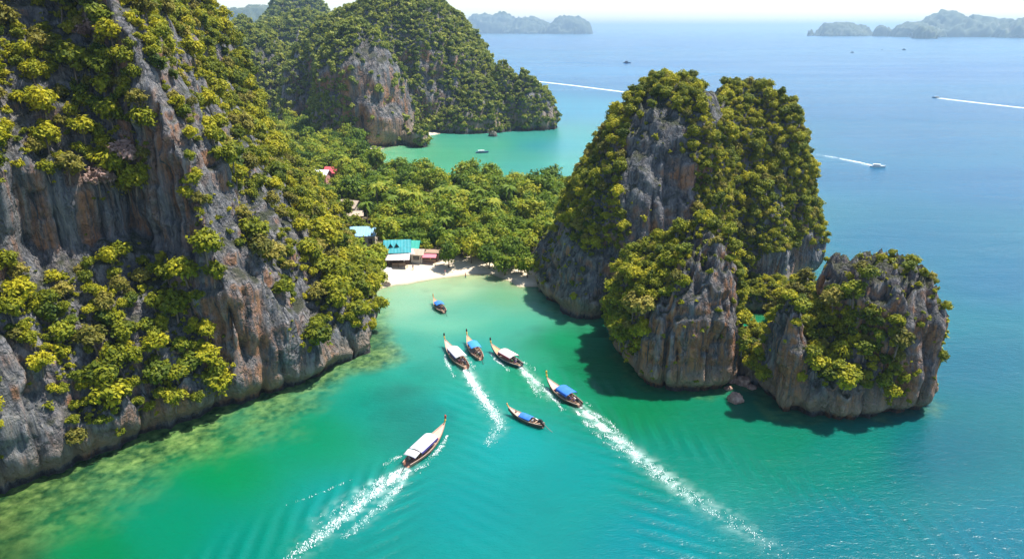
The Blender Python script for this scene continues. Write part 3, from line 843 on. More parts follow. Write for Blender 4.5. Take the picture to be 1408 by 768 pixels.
def scatter(name, protos, P, sc, rot, label, cat):
    """one uncountable mass of plants: instances of real plant meshes on a cloud of points"""
    me = bpy.data.meshes.new(name)
    me.vertices.add(len(P))
    me.vertices.foreach_set('co', np.asarray(P, np.float32).ravel())
    a = me.attributes.new('size', 'FLOAT_VECTOR', 'POINT'); a.data.foreach_set('vector', np.asarray(sc, np.float32).ravel())
    a = me.attributes.new('turn', 'FLOAT_VECTOR', 'POINT'); a.data.foreach_set('vector', np.asarray(rot, np.float32).ravel())
    a = me.attributes.new('pick', 'INT', 'POINT'); a.data.foreach_set('value', (np.arange(len(P)) * 7 % len(protos)).astype(np.int32))
    o = bpy.data.objects.new(name, me)
    C.objects.link(o)
    ng = bpy.data.node_groups.new(name, 'GeometryNodeTree')
    ng.interface.new_socket('Geometry', in_out='INPUT', socket_type='NodeSocketGeometry')
    ng.interface.new_socket('Geometry', in_out='OUTPUT', socket_type='NodeSocketGeometry')
    N_ = ng.nodes.new
    gi, go = N_('NodeGroupInput'), N_('NodeGroupOutput')
    jn = N_('GeometryNodeJoinGeometry')
    for p in protos:
        oi = N_('GeometryNodeObjectInfo')
        oi.inputs['Object'].default_value = p
        oi.inputs['As Instance'].default_value = True
        ng.links.new(oi.outputs['Geometry'], jn.inputs[0])
    ip = N_('GeometryNodeInstanceOnPoints')
    ip.inputs['Pick Instance'].default_value = True
    def attr(nm, t):
        x = N_('GeometryNodeInputNamedAttribute'); x.data_type = t; x.inputs['Name'].default_value = nm
        return x.outputs['Attribute']
    e2r = N_('FunctionNodeEulerToRotation')
    ng.links.new(attr('turn', 'FLOAT_VECTOR'), e2r.inputs[0])
    ng.links.new(gi.outputs[0], ip.inputs['Points'])
    ng.links.new(jn.outputs[0], ip.inputs['Instance'])
    ng.links.new(attr('pick', 'INT'), ip.inputs['Instance Index'])
    ng.links.new(e2r.outputs[0], ip.inputs['Rotation'])
    ng.links.new(attr('size', 'FLOAT_VECTOR'), ip.inputs['Scale'])
    ng.links.new(ip.outputs[0], go.inputs[0])
    m = o.modifiers.new('plants', 'NODES')
    m.node_group = ng
    tag(o, label, cat, None, 'stuff')
    return o

# one bvh of all the rock and the land, to find what the camera sees
def bvh_all():
    VV, FF, off = [], [], 0
    for o in ROCKS[:9] + [LAND]:
        me = o.data
        V, _ = get_vn(me)
        me.calc_loop_triangles()
        T = np.empty(len(me.loop_triangles) * 3, np.int32); me.loop_triangles.foreach_get('vertices', T)
        VV.append(V); FF.append(T.reshape(-1, 3) + off); off += len(V)
    return BVHTree.FromPolygons(np.concatenate(VV).tolist(), np.concatenate(FF).tolist())
BVH = bvh_all()
EYE = Vector((0, 0, CAM_H))
def visible(p):
    d = Vector(p) - EYE
    L_ = d.length
    h = BVH.ray_cast(EYE, d / L_, L_ - 0.3)
    return h[0] is None

# ---- trees on the karst
TP, TR, TO = [], [], []
spec = [(CLIFF, 42000, 0.75, 2.7, 70), (KBIG, 30000, 0.6, 1.75, 71), (KSTACK, 7000, 0.75, 1.9, 72), (KRIGHT, 9000, 0.65, 1.8, 73), (KMOUND, 1800, 0.7, 1.3, 74), (KSADDLE, 2600, 0.7, 1.4, 75)]
SP_, SR_ = [], []
for o, n, r0, r1, sd0 in spec:
    P, N = surf_samples(o, n, sd0)
    d = np.minimum(density(o, P, N), density(o, P, N, 1.9 * r0 + 0.5))
    r_ = np.random.default_rng(sd0 + 9)
    rad = r0 + (r1 - r0) * r_.random(n) ** 1.9
    lu = lush(o, P, N) & (N[:, 2] > -0.25)
    d = np.where(lu, np.maximum(d, 0.9), d)
    rad = np.where(lu, np.minimum(rad * 1.3, 2.8), rad)
    keep = (r_.random(n) < d ** (1.5 if o is CLIFF else 2)) & (P[:, 2] > 2.5 + 1.5 * r_.random(n)) & (P[:, 2] < 100) & ((P[:, 1] < 215) & (P[:, 0] > -150))
    ii = darts(P, rad, keep, 6.0, 0.58)
    off = N[ii].copy(); off[:, 2] = np.clip(off[:, 2], -0.2, 1)
    TP.append(P[ii] - np.array([0, 0, 0.25]) + off * np.array([0.35, 0.35, 0.0]) * rad[ii][:, None]); TR.append(rad[ii]); TO += [o] * len(ii)
    # little shrubs and tufts between them
    n2 = int(n * 1.6)
    P, N = surf_samples(o, n2, sd0 + 30)
    d = np.clip(density(o, P, N) * 1.3 + 0.03, 0, 1)
    keep = (r_.random(n2) < d ** 1.7) & (P[:, 2] > 2.2) & (P[:, 2] < 100) & ((P[:, 1] < 215) & (P[:, 0] > -150))
    rad = 0.30 + 0.75 * r_.random(n2) ** 2
    ii = darts(P, rad, keep, 2.4, 0.62)
    SP_.append(P[ii] + N[ii] * 0.05); SR_.append(rad[ii])
TP, TR = np.concatenate(TP), np.concatenate(TR)
SP_, SR_ = np.concatenate(SP_), np.concatenate(SR_)
px, py, dep = topix(TP + np.array([0, 0, 1.0]) * TR[:, None])
inview = (px > -10) & (px < 1418) & (py > -15) & (py < 780)
toeye = np.array([0, 0, CAM_H]) - TP
vis = np.array([bool(inview[i]) and visible(TP[i] + np.array([0, 0, 1.1 * TR[i]]) + toeye[i] / np.linalg.norm(toeye[i]) * 0.9 * TR[i]) for i in range(len(TP))])
score = np.where(vis, TR / dep, 0)
order = np.argsort(-score)
NTREE = 296
single = order[:NTREE]
rest = order[NTREE:]
def make_tree(name, crown, trunk):
    root = empty(name, (0, 0, 0))
    tr = link('trunk', trunk, None, root, True)
    cr = link('crown', crown, None, root)
    return root, tr, cr
def where_on(o, p, x, y):
    """which ledge a tree stands on, in words"""
    if o is CLIFF:
        if y < 130: return ('yellow-green tree clinging to the high slope of the huge cliff, above its bare grey wall', 'trees high on the huge cliff')
        if x > 330: return ('yellow-green tree on the steep shoulder where the huge cliff drops to the beach', "trees on the huge cliff's beach-side shoulder")
        if y > 330 and x < 330: return ('lush tree in the shaded wooded hollow low on the huge cliff, just above the water', "trees in the huge cliff's wooded hollow")
        return ('tree on the middle band of the huge cliff, next to the bare streaked wall', "trees on the huge cliff's middle band")
    if o is KBIG:
        if y < 190: return ('olive-green tree crowding the summit of the tall twin-lobed karst', 'trees on the tall karst summit')
        if x < 860: return ('olive-green tree on the beach-side flank of the tall twin-lobed karst', "trees on the tall karst's beach-side flank")
        return ('olive-green tree on the steep seaward face of the tall twin-lobed karst', "trees on the tall karst's seaward face")
    if o is KSTACK: return ('bright tree rooted on the squat stack with the rusty stain', 'trees on the squat rusty-stained stack')
    if o is KRIGHT: return ('bright tree rooted on the jagged stack at the open sea end', 'trees on the jagged sea-end stack')
    if o is KMOUND: return ('small tree on the rock mound behind the tiny lagoon', 'trees on the lagoon mound')
    return ('small tree on the low rock saddle between the two front stacks', 'trees on the low saddle')
protos = [make_tree('cliff_tree', CLIFF_CROWNS[i], CLIFF_TRUNKS[i % 3]) for i in range(6)]
def copy_tree(pr, loc, r, rz, sz=1.0, tilt=(0, 0)):
    c = pr[0].copy(); C.objects.link(c)
    for ch in pr[1:]:
        d = ch.copy(); C.objects.link(d); d.parent = c
    c.location = loc
    c.rotation_euler = (tilt[0], tilt[1], rz)
    c.scale = (r, r, r * sz)
    return c
rr_ = random.Random(11)
used = [False] * 6
pinks = [(137, 45), (120, 222), (195, 215)]
pink_used = set()
odd = make_tree('cliff_tree', ODD_CROWN, CLIFF_TRUNKS[0])
odd_first = True
odd_lab = ['pinkish dry-leaved tree at the top of the huge cliff among green ones', 'pinkish dry-leaved tree at the upper lip of the bare streaked wall', 'second pinkish tree on that lip, nearer the rock rib']
pick_pink = {}
for q_, (a, b) in enumerate(pinks):
    j = min((int(i) for i in single if TO[i] is CLIFF), key=lambda i: math.hypot(px[i] - a, py[i] - b))
    pick_pink[j] = q_
for n_, i in enumerate(single):
    i = int(i)
    lab, grp = where_on(TO[i], TP[i], px[i], py[i])
    loc, r = Vector(TP[i]), float(TR[i])
    if i in pick_pink:
        t_ = odd[0] if odd_first else None
        if odd_first:
            odd_first = False
            t_.location = loc; t_.scale = (r, r, r)
        else:
            t_ = copy_tree(odd, loc, r, rr_.random() * 6.28)
        tag(t_, odd_lab[pick_pink[i]], 'tree', 'trees on the karst')
        continue
    v = n_ % 6
    if not used[v]:
        used[v] = True
        t_ = protos[v][0]
        t_.location = loc; t_.scale = (r, r, r); t_.rotation_euler = (0, 0, rr_.random() * 6.28)
    else:
        t_ = copy_tree(protos[v], loc, r, rr_.random() * 6.28, rr_.uniform(0.85, 1.2), (rr_.uniform(-.15, .15), rr_.uniform(-.15, .15)))
    tag(t_, lab, 'tree', grp)
def rot_rand(n, tilt=0.2, seed=1):
    r = np.random.default_rng(seed)
    return np.stack([r.normal(size=n) * tilt * 0.5, r.normal(size=n) * tilt * 0.5, r.random(n) * 6.283], 1)
def sz3(r, seed=2):
    q_ = np.random.default_rng(seed)
    return np.stack([r, r, r * (0.85 + 0.4 * q_.random(len(r)))], 1)
scatter('cliff_vegetation', [p[2] for p in protos], TP[rest], sz3(TR[rest]), rot_rand(len(rest)), 'mass of smaller trees and bushes growing over the karst rock', 'vegetation')
SHRUB_O = []
shrub_me = SHRUB
def shrub_protos():
    # one real shrub of each kind stands on the saddle; the mass repeats them
    out = []
    for i, me in enumerate(SHRUB):
        o = link('shrub', me)
        p = SP_[np.argmin(np.abs(SP_ - np.array([44 + i * 1.2, 114 + i, 5])).sum(1))]
        o.location = p
        o.scale = (0.8, 0.8, 0.8)
        tag(o, 'low leafy shrub on the rock saddle between the two front stacks', 'shrub', 'shrubs on the low saddle')
        out.append(o)
    return out
SHRUB_O = shrub_protos()
scatter('undergrowth', SHRUB_O, SP_, sz3(SR_, 4), rot_rand(len(SP_), 0.5, 5), 'tufts and low shrubs in the cracks of the karst rock', 'undergrowth')

# ---- forest on the hills behind the second bay
def hill_woods(o, n, r0, r1, seed, label):
    P, N = surf_samples(o, n, seed)
    d = np.clip(density(o, P, N) * 1.5, 0, 1)
    px_, py_, _ = topix(P)
    base = d.copy()
    r_ = np.random.default_rng(seed + 1)
    rad = r0 + (r1 - r0) * r_.random(n) ** 2.2
    keep = (r_.random(n) < d) & (P[:, 2] > 1.0)
    ii = darts(P, rad, keep, r1 * 2.2, 0.50)
    return P[ii] - np.array([0, 0, 0.5]), rad[ii]
fp = [hill_woods(HMAIN, 70000, 1.0, 3.3, 80, ''), hill_woods(HLEFT, 9000, 2.0, 4.0, 81, ''), hill_woods(HMID, 9000, 3.0, 5.0, 82, ''), hill_woods(HFAR, 6000, 4.5, 7.0, 83, '')]

# ---- lowland trees
KEEP_CLEAR = []      # building plots (x, y, half width, half depth)
HOUSES = []
def lot(px_, py_, z, w, d_, front=9.0):
    """a building plot whose roof edge shows at that pixel"""
    p = G(px_, py_, z)
    KEEP_CLEAR.append((p.x, p.y, w / 2, d_ / 2, front))
    return (p.x, p.y, land_h(p.x, p.y)[0] - .1)
HOUSES.append((('restaurant', 'timber restaurant with a broad turquoise roof and two dark dormers behind the beach', lot(547, 344, 4.5, 7, 6, 13), .12, 6.0, 5.5, 3.6, 2.2, 'turquoise roof', 'dark timber'), dict(dormers=2, windows=4)))
HOUSES.append((('annex', 'small sea-green roofed annex adjoining the turquoise-roofed restaurant', lot(569, 342, 4.0, 3.4, 4, 13), -.1, 2.6, 3.6, 3.2, 1.5, 'sea green roof', 'plaster'), dict(windows=1)))
HOUSES.append((('beach_shack', 'open beach shack with a pale tin roof, lowest in front of the restaurant', lot(548, 357, 2.9, 6, 4.5, 14), .05, 5.0, 3.6, 2.5, .8, 'pale tin roof', 'plaster'), dict(open_front=True)))
HOUSES.append((('beach_shack', 'pale-roofed shack tucked between the restaurant and the open beach shack', lot(556, 349.5, 3.4, 5, 3.5, 14), .10, 4.4, 3.0, 2.7, .7, 'pale tin roof', 'plaster'), dict(open_front=True)))
HOUSES.append((('beach_shack', 'beige hut in the shade right behind the pink awning stall', lot(574, 350.5, 3.2, 4, 3.5, 14), -.1, 3.0, 3.0, 2.6, .8, 'beige roof', 'plaster'), dict(windows=1)))
HOUSES.append((('hall', 'long hall with a pale blue roof at the foot of the big cliff', lot(491, 325, 4.5, 12, 8, 14), .05, 10.5, 7.0, 3.8, 1.5, 'pale blue roof', 'plaster'), dict(windows=5)))
HOUSES.append((('house', 'house with a beige roof half hidden in the wood', lot(482, 287, 4.5, 8, 6, 14), -.3, 5.4, 5.0, 3.6, 1.6, 'beige roof', 'plaster'), dict(windows=2)))
HOUSES.append((('house', 'terracotta house below the beige-roofed one in the wood', lot(489, 302, 3.5, 6, 5, 12), .2, 4.0, 3.5, 3.2, .9, 'beige roof', 'terracotta'), dict(windows=2)))
HOUSES.append((('house', 'house with a whitish blue roof beside the red-roofed one, near the cliff', lot(425, 243, 5.0, 6, 6, 16), .1, 4.4, 5.0, 3.6, 1.5, 'pale blue roof', 'pink plaster'), dict(windows=2)))
HOUSES.append((('house', 'house with a white roof in the middle of the village trio', lot(443, 241, 5.0, 6, 6, 16), -.2, 5.2, 5.0, 3.6, 1.5, 'white roof', 'pink plaster'), dict(windows=2)))
HOUSES.append((('house', 'house with a red roof at the far end of the village trio', lot(458, 238, 5.0, 6, 6, 16), -.1, 5.2, 5.0, 3.8, 1.7, 'red roof', 'pink plaster'), dict(windows=2)))
AWN = lot(590, 356, 2.2, 5, 4, 12)
LOWP, LOWR, LOWL = [], [], []
def low(px_, py_, r, lab=None, z=2.0):
    p = G(px_, py_, z)
    LOWP.append((p.x, p.y, land_h(p.x, p.y)[0] - 0.1)); LOWR.append(r); LOWL.append(lab)
low(492, 371, 4.4, 'broad bright green tree at the cliff foot beside the beach'); low(515, 380, 4.0, 'broad bright green tree leaning over the end of the beach'); low(536, 355, 2.7)
low(474, 356, 3.8); low(522, 362, 3.0)
low(617, 362, 3.2, 'round bright green tree standing alone on the sand beside the pink awning')
low(648, 357, 3.2); low(672, 362, 3.2); low(694, 370, 3.0); low(668, 352, 3.8); low(640, 349, 3.2); low(702, 362, 3.6); low(722, 352, 4.0); low(590, 331, 3.4); low(562, 312, 4.2); low(725, 375, 2.8)
nfix = len(LOWP)
r_ = np.random.default_rng(91)
cand = np.stack([r_.uniform(-170, 45, 60000), 150 + 330 * r_.random(60000) ** 1.35], 1)
rads = 2.2 + 3.1 * r_.random(60000) ** 1.6
ch, cs = [], []
okc = np.zeros(60000, bool)
fx = np.clip(((cand[:, 0] + 260) / 1.25).astype(int), 0, GX.shape[1] - 1); fy = np.clip(((cand[:, 1] - 130) / 1.25).astype(int), 0, GX.shape[0] - 1)
csd, chh = sdw[fy, fx], gz[fy, fx]
frontish = (cand[:, 1] < 182) & (cand[:, 0] > -40) & (cand[:, 0] < -2)
backbeach = (cand[:, 1] > 325) & (cand[:, 0] > -80)
okc = csd > np.where(frontish, 11.0, np.where(backbeach, 6, 1.5))
rk = bil(dm, cand[:, 0], cand[:, 1], -140, 34, 2.5)
okc &= rk > 2.0
for (x, y, hw, hd, fr_) in KEEP_CLEAR:
    sx0 = x * cand[:, 1] / y
    okc &= ~((np.abs(cand[:, 0] - sx0) < hw + 1.6) & (cand[:, 1] > y - hd - fr_) & (cand[:, 1] < y + hd + 2.5))
for x, y, z in LOWP:
    pass
c3 = np.concatenate([np.array([(x, y, 0) for x, y, _ in LOWP]), np.concatenate([cand, 0 * cand[:, :1]], 1)])
rad_all = np.concatenate([LOWR, rads])
ii = darts(c3, rad_all, np.concatenate([np.ones(nfix, bool), okc]), 10.0, 0.60)
lt = []
for i in ii:
    if i < nfix: lt.append((*LOWP[i], LOWR[i], LOWL[i], 9.0))
    else:
        j = i - nfix
        p = (cand[j, 0], cand[j, 1], chh[j] - 0.1)
        a, b, dd = topix(np.array([p]))
        v_ = -8 < a[0] < 1416 and visible((p[0], p[1], p[2] + rads[j] * 1.7))
        lt.append((*p, rads[j], None, (rads[j] / dd[0]) if v_ else 0))
lt.sort(key=lambda t_: -t_[5])
lp = [make_tree('forest_tree', LOW_CROWNS[i], LOW_TRUNKS[i % 3]) for i in range(5)]
lused = [False] * 5
NLOW = 285
def low_words(x, y, z):
    if y < 200: return ('leafy green tree in the front rows of the wood behind the small beach', 'trees in the front rows of the beach wood')
    if y < 300: return ('leafy green tree in the middle of the wood between the two bays', 'trees of the wood between the bays')
    return ('small-looking green tree at the foot of the dome hill by the second bay', 'trees at the foot of the dome hill')
for n_, (x, y, z, r, lab, s_) in enumerate(lt[:NLOW]):
    v = n_ % 5
    if not lused[v]:
        lused[v] = True; t_ = lp[v][0]
        t_.location = (x, y, z); t_.scale = (r, r, r)
    else:
        t_ = copy_tree(lp[v], (x, y, z), r, rr_.random() * 6.28, rr_.uniform(0.9, 1.25), (0, 0))
    w_, g_ = low_words(x, y, z)
    tag(t_, lab or w_, 'tree', g_)
rest_l = lt[NLOW:]
FO = [link('far_tree', me) for me in FAR_CROWNS]
for i, o in enumerate(FO):
    p = G(574 + 7 * i, 186)
    o.location = (p.x, p.y + 8, land_h(p.x, p.y + 8)[0]); o.scale = (2.6, 2.6, 2.8)
    tag(o, 'small round tree at the waterline below the dome hill, by the grey rock foot', 'tree', 'waterline trees below the dome hill')
fP = np.concatenate([f[0] for f in fp] + [np.array([(t_[0], t_[1], t_[2]) for t_ in rest_l])])
fR = np.concatenate([f[1] for f in fp] + [np.array([t_[3] for t_ in rest_l])])
scatter('hill_woods', FO, fP, sz3(fR, 6), rot_rand(len(fP), 0.15, 7), 'dense dark green forest covering the hills behind the second bay', 'forest')
# coconut palms among the broad trees
def palm_crown(seed):
    r = random.Random(seed); m_V, m_F = [], []
    for i in range(17):
        a = i * 2.4 + r.random() * .4; el = r.uniform(-.1, .9); L_ = r.uniform(.85, 1.1)
        pts = []
        for j in range(7):
            u = j / 6
            rad = L_ * u * math.cos(el * (1 - u * .5)); z = 2.6 + L_ * (math.sin(el) * u - .75 * u * u)
            pts.append(Vector((rad * math.cos(a), rad * math.sin(a), z)))
        sd = Vector((-math.sin(a), math.cos(a), 0))
        for j in range(6):
            w0, w1 = .17 * math.sin(math.pi * (j / 6) ** .7 + .12), .17 * math.sin(math.pi * min(1, (j + 1) / 6) ** .7 + .05)
            for sg in (1, -1):
                b = len(m_V)
                m_V.extend([pts[j], pts[j + 1], pts[j + 1] + sd * sg * w1 - Vector((0, 0, abs(w1) * .5)), pts[j] + sd * sg * w0 - Vector((0, 0, abs(w0) * .5))])
                m_F.append((b, b + 1, b + 2, b + 3))
    me = mesh_np('palm crown', [tuple(v) for v in m_V], m_F)
    t_ = me.attributes.new('tint', 'FLOAT', 'FACE')
    t_.data.foreach_set('value', np.array([.3 + .5 * r.random() for _ in m_F], np.float32))
    me.materials.append(M['leaf_low'])
    return me
pv_, pf_ = tube([(0, 0, -.3), (.10, .02, .8), (.08, .03, 1.7), (0, 0, 2.62)], [.075, .06, .05, .045], 7)
ptr = mesh_np('palm trunk', [tuple(v) for v in pv_], pf_); ptr.materials.append(M['bark'])
pp = make_tree('palm_tree', palm_crown(4), ptr)
for n_, (a, b) in enumerate([(505, 318), (520, 300), (541, 306), (556, 300), (571, 306), (588, 300), (604, 296), (622, 304), (640, 296), (660, 300), (530, 290), (612, 330), (680, 312), (700, 300)]):
    p = G(a, b, 3.0); z = land_h(p.x, p.y)[0]
    sc_ = 3.2 + .5 * math.sin(n_ * 2.1)
    if n_ == 0:
        t_ = pp[0]; t_.location = (p.x, p.y, z); t_.scale = (sc_, sc_, sc_ * 1.15)
    else: t_ = copy_tree(pp, (p.x, p.y, z), sc_, n_ * 1.3, 1.15 + .1 * math.sin(n_))
    tag(t_, 'coconut palm rising above the round trees in the middle of the wood', 'palm', 'palms in the wood between the bays')
# dark pointed trees along the back shore
cp = [make_tree('conifer_tree', CON_CROWNS[i], LOW_TRUNKS[i]) for i in range(2)]
for n_, (a, b, r) in enumerate([(527, 238, 3.3), (545, 246, 2.9), (588, 250, 2.6), (602, 252, 2.8), (628, 250, 2.4), (640, 254, 2.6), (566, 256, 2.7), (690, 250, 2.3), (700, 252, 2.2)]):
    p = G(a, b, 3.0)
    z = land_h(p.x, p.y)[0]
    if n_ < 2:
        t_ = cp[n_][0]; t_.location = (p.x, p.y, z); t_.scale = (r * .8, r * .8, r * 1.1)
    else:
        t_ = copy_tree(cp[n_ % 2], (p.x, p.y, z), r * .8, rr_.random() * 6, 1.35)
    tag(t_, 'dark pointed casuarina standing above the round trees on the back shore', 'tree', 'pointed trees on the back shore')
print('TREES', len(TP), 'visible', int(vis.sum()), 'shrubs', len(SP_), 'low', len(lt), 'lowvis', sum(1 for q_ in lt if q_[5] > 0), 'hill', len(fP))
# ------------------------------------------------------------------ small building blocks for made things
class MB:
    def __init__(s): s.V, s.F = [], []
    def add(s, V, Fc):
        o = len(s.V)
        s.V += [tuple(v) for v in V]
        s.F += [tuple(i + o for i in f) for f in Fc]
        return s
    def box(s, c, d, rz=0.0, ry=0.0, bev=0.0):
        b = bmesh.new()
        bmesh.ops.create_cube(b, size=1.0)
        for v in b.verts: v.co = Vector((v.co.x * d[0], v.co.y * d[1], v.co.z * d[2]))
        if bev: bmesh.ops.bevel(b, geom=b.edges[:], offset=bev, segments=1, affect='EDGES')
        m = Matrix.Translation(c) @ Matrix.Rotation(rz, 4, 'Z') @ Matrix.Rotation(ry, 4, 'Y')
        b.transform(m)
        b.verts.index_update()
        s.add([v.co.copy() for v in b.verts], [[v.index for v in f.verts] for f in b.faces])
        b.free()
        return s
    def tube(s, pts, rad, n=6):
        if isinstance(rad, (int, float)): rad = [rad] * len(pts)
        V, Fc = tube(pts, rad, n)
        m = len(V)
        Fc = Fc + [tuple(range(n - 1, -1, -1)), tuple(range(m - n, m))]
        return s.add(V, Fc)
    def grid(s, P, thick=0.0):
        """P: rows of points; with thickness a closed slab hanging below"""
        nr, nc = len(P), len(P[0])
        V = [p for r in P for p in r]
        Fc = [tuple(f) for f in grid_faces(nr, nc)]
        if thick:
            m = len(V)
            V = V + [(p[0], p[1], p[2] - thick) for p in V]
            Fc = Fc + [tuple(i + m for i in reversed(f)) for f in Fc]
            edge = [j for j in range(nc)] + [i * nc + nc - 1 for i in range(1, nr)] + [(nr - 1) * nc + j for j in range(nc - 2, -1, -1)] + [i * nc for i in range(nr - 2, 0, -1)]
            for a, b in zip(edge, edge[1:] + edge[:1]): Fc.append((b, a, a + m, b + m))
        return s.add(V, Fc)
    def build(s, name, mat, parent=None, smooth=False):
        me = bpy.data.meshes.new(name)
        me.from_pydata([tuple(v) for v in s.V], [], s.F)
        b = bmesh.new(); b.from_mesh(me)
        bmesh.ops.recalc_face_normals(b, faces=b.faces[:])
        b.to_mesh(me); b.free()
        return link(name, me, mat, parent, smooth)

def mat(name, col, rough=0.6, var=0.12, scale=4.0, metallic=0.0):
    if name not in M: M[name] = plain(name, col, rough, var, scale, metallic)
    return M[name]
def wood(name, c1, c2, rough=0.5):
    k = NT(name)
    f = k.noise(k.pos((0.5, 7, 3)), 1.6, 5, 0.65, 0.6)
    k.l(k.ramp(f, [(0.3, c1), (0.7, c2)]), k.b.inputs['Base Color'])
    k.b.inputs['Roughness'].default_value = rough
    M[name] = k.m
    return k.m
wood('hull wood', (0.26, 0.12, 0.075), (0.46, 0.24, 0.16))
wood('dark hull', (0.05, 0.035, 0.03), (0.12, 0.07, 0.05))
wood('teal hull', (0.02, 0.05, 0.07), (0.04, 0.085, 0.11))
wood('pale deck', (0.48, 0.30, 0.22), (0.70, 0.48, 0.38))
wood('orange deck', (0.45, 0.23, 0.10), (0.66, 0.40, 0.20))
wood('prow wood', (0.50, 0.24, 0.07), (0.66, 0.36, 0.13))
wood('weathered plank', (0.25, 0.16, 0.11), (0.42, 0.29, 0.20), 0.8)
mat('red cross board', (0.24, 0.035, 0.03)); mat('ribbon red', (0.50, 0.05, 0.03), 0.7); mat('ribbon yellow', (0.75, 0.45, 0.05), 0.7); mat('ribbon dark', (0.06, 0.03, 0.03), 0.7)
mat('white canvas', (0.62, 0.60, 0.62), 0.75, 0.14, 1.5); mat('blue canvas', (0.03, 0.17, 0.58), 0.7, 0.18, 1.5); mat('deep blue canvas', (0.03, 0.10, 0.50), 0.7, 0.2, 1.5); mat('light blue canvas', (0.04, 0.26, 0.66), 0.7, 0.15, 1.5); mat('pink canvas', (0.80, 0.60, 0.60), 0.75, 0.06)
mat('purple valance', (0.06, 0.04, 0.22), 0.8); mat('red valance', (0.45, 0.03, 0.05), 0.8); mat('engine metal', (0.035, 0.035, 0.04), 0.45, 0.3, 8, 0.4); mat('steel', (0.35, 0.36, 0.38), 0.35, 0.2, 8, 0.8)
mat('foam', (0.62, 0.69, 0.68), 0.7, 0.04)

# ------------------------------------------------------------------ people
def person_meshes(pose):
    if pose == 'sit':
        J = {'pel': (0, 0, .12, .13), 'wst': (0, -.01, .28, .115), 'chs': (0, 0, .46, .135), 'nk': (0, .02, .60, .055), 'hd': (0, .04, .70, .085), 'hd2': (0, .05, .80, .08), 'nose': (0, .135, .725, .014),
             'kl': (.11, .42, .14, .07), 'al': (.12, .45, -.24, .045), 'fl': (.12, .58, -.29, .035), 'kr': (-.11, .42, .14, .07), 'ar': (-.12, .45, -.24, .045), 'fr': (-.12, .58, -.29, .035),
             'sl': (.18, 0, .53, .055), 'el': (.25, .06, .28, .042), 'hl': (.17, .28, .20, .03), 'sr': (-.18, 0, .53, .055), 'er': (-.25, .06, .28, .042), 'hr': (-.17, .28, .20, .03)}
    else:
        J = {'pel': (0, 0, .92, .13), 'wst': (0, 0, 1.08, .115), 'chs': (0, 0, 1.28, .14), 'nk': (0, .01, 1.44, .055), 'hd': (0, .02, 1.55, .085), 'hd2': (0, .03, 1.65, .08), 'nose': (0, .115, 1.57, .014),
             'kl': (.10, .03, .50, .065), 'al': (.11, -.02, .10, .042), 'fl': (.12, .12, .04, .035), 'kr': (-.10, -.03, .50, .065), 'ar': (-.11, -.08, .10, .042), 'fr': (-.12, .06, .04, .035),
             'sl': (.19, 0, 1.37, .055), 'el': (.25, -.02, 1.10, .042), 'hl': (.26, .08, .86, .03), 'sr': (-.19, 0, 1.37, .055), 'er': (-.25, -.02, 1.10, .042), 'hr': (-.26, .08, .86, .03)}
    E = [('pel', 'wst'), ('wst', 'chs'), ('chs', 'nk'), ('nk', 'hd'), ('hd', 'hd2'), ('hd', 'nose'), ('pel', 'kl'), ('kl', 'al'), ('al', 'fl'), ('pel', 'kr'), ('kr', 'ar'), ('ar', 'fr'),
         ('chs', 'sl'), ('sl', 'el'), ('el', 'hl'), ('chs', 'sr'), ('sr', 'er'), ('er', 'hr')]
    ks = list(J)
    me = bpy.data.meshes.new('p')
    me.from_pydata([J[q_][:3] for q_ in ks], [(ks.index(a), ks.index(b)) for a, b in E], [])
    o = bpy.data.objects.new('p', me); C.objects.link(o)
    m = o.modifiers.new('s', 'SKIN')
    for i, q_ in enumerate(ks):
        sv_ = me.skin_vertices[0].data[i]
        sv_.radius = (J[q_][3], J[q_][3]); sv_.use_root = (q_ == 'pel')
    s_ = o.modifiers.new('d', 'SUBSURF'); s_.levels = s_.render_levels = 1
    out = bpy.data.meshes.new_from_object(o.evaluated_get(bpy.context.evaluated_depsgraph_get()))
    bpy.data.objects.remove(o)
    V = np.array([J[q_][:3] for q_ in ks])
    part = []
    for p in out.polygons:
        q_ = ks[int(np.argmin(((V - np.array(p.center)) ** 2).sum(1)))]
        part.append(1 if q_ in ('wst', 'chs', 'sl', 'sr') else 2 if q_ in ('pel', 'kl', 'kr') else 0)
    hb = bmesh.new(); bmesh.ops.create_icosphere(hb, subdivisions=2, radius=.115)
    bmesh.ops.delete(hb, geom=[v for v in hb.verts if v.co.z < -.01 and v.co.y > 0.0 or v.co.z < -.07], context='VERTS')
    for v in hb.verts: v.co += Vector(J['hd2'][:3]) + Vector((0, -.015, -.02))
    hm = bpy.data.meshes.new('hair'); hb.to_mesh(hm); hb.free()
    return out, part, hm
skin_m = mat('skin', (0.42, 0.24, 0.16), 0.6)
hair_m = mat('hair', (0.02, 0.016, 0.014), 0.6); mat('straw', (0.55, 0.42, 0.22), 0.8)
CL = {'purple': (0.12, 0.05, 0.25), 'red': (0.50, 0.05, 0.05), 'white': (0.75, 0.74, 0.72), 'navy': (0.03, 0.05, 0.16), 'black': (0.02, 0.02, 0.025), 'yellow': (0.70, 0.48, 0.06), 'pink': (0.68, 0.25, 0.28), 'green': (0.06, 0.25, 0.12), 'khaki': (0.30, 0.24, 0.14)}
PM = {p: person_meshes(p) for p in ('sit', 'stand')}
PCACHE = {}
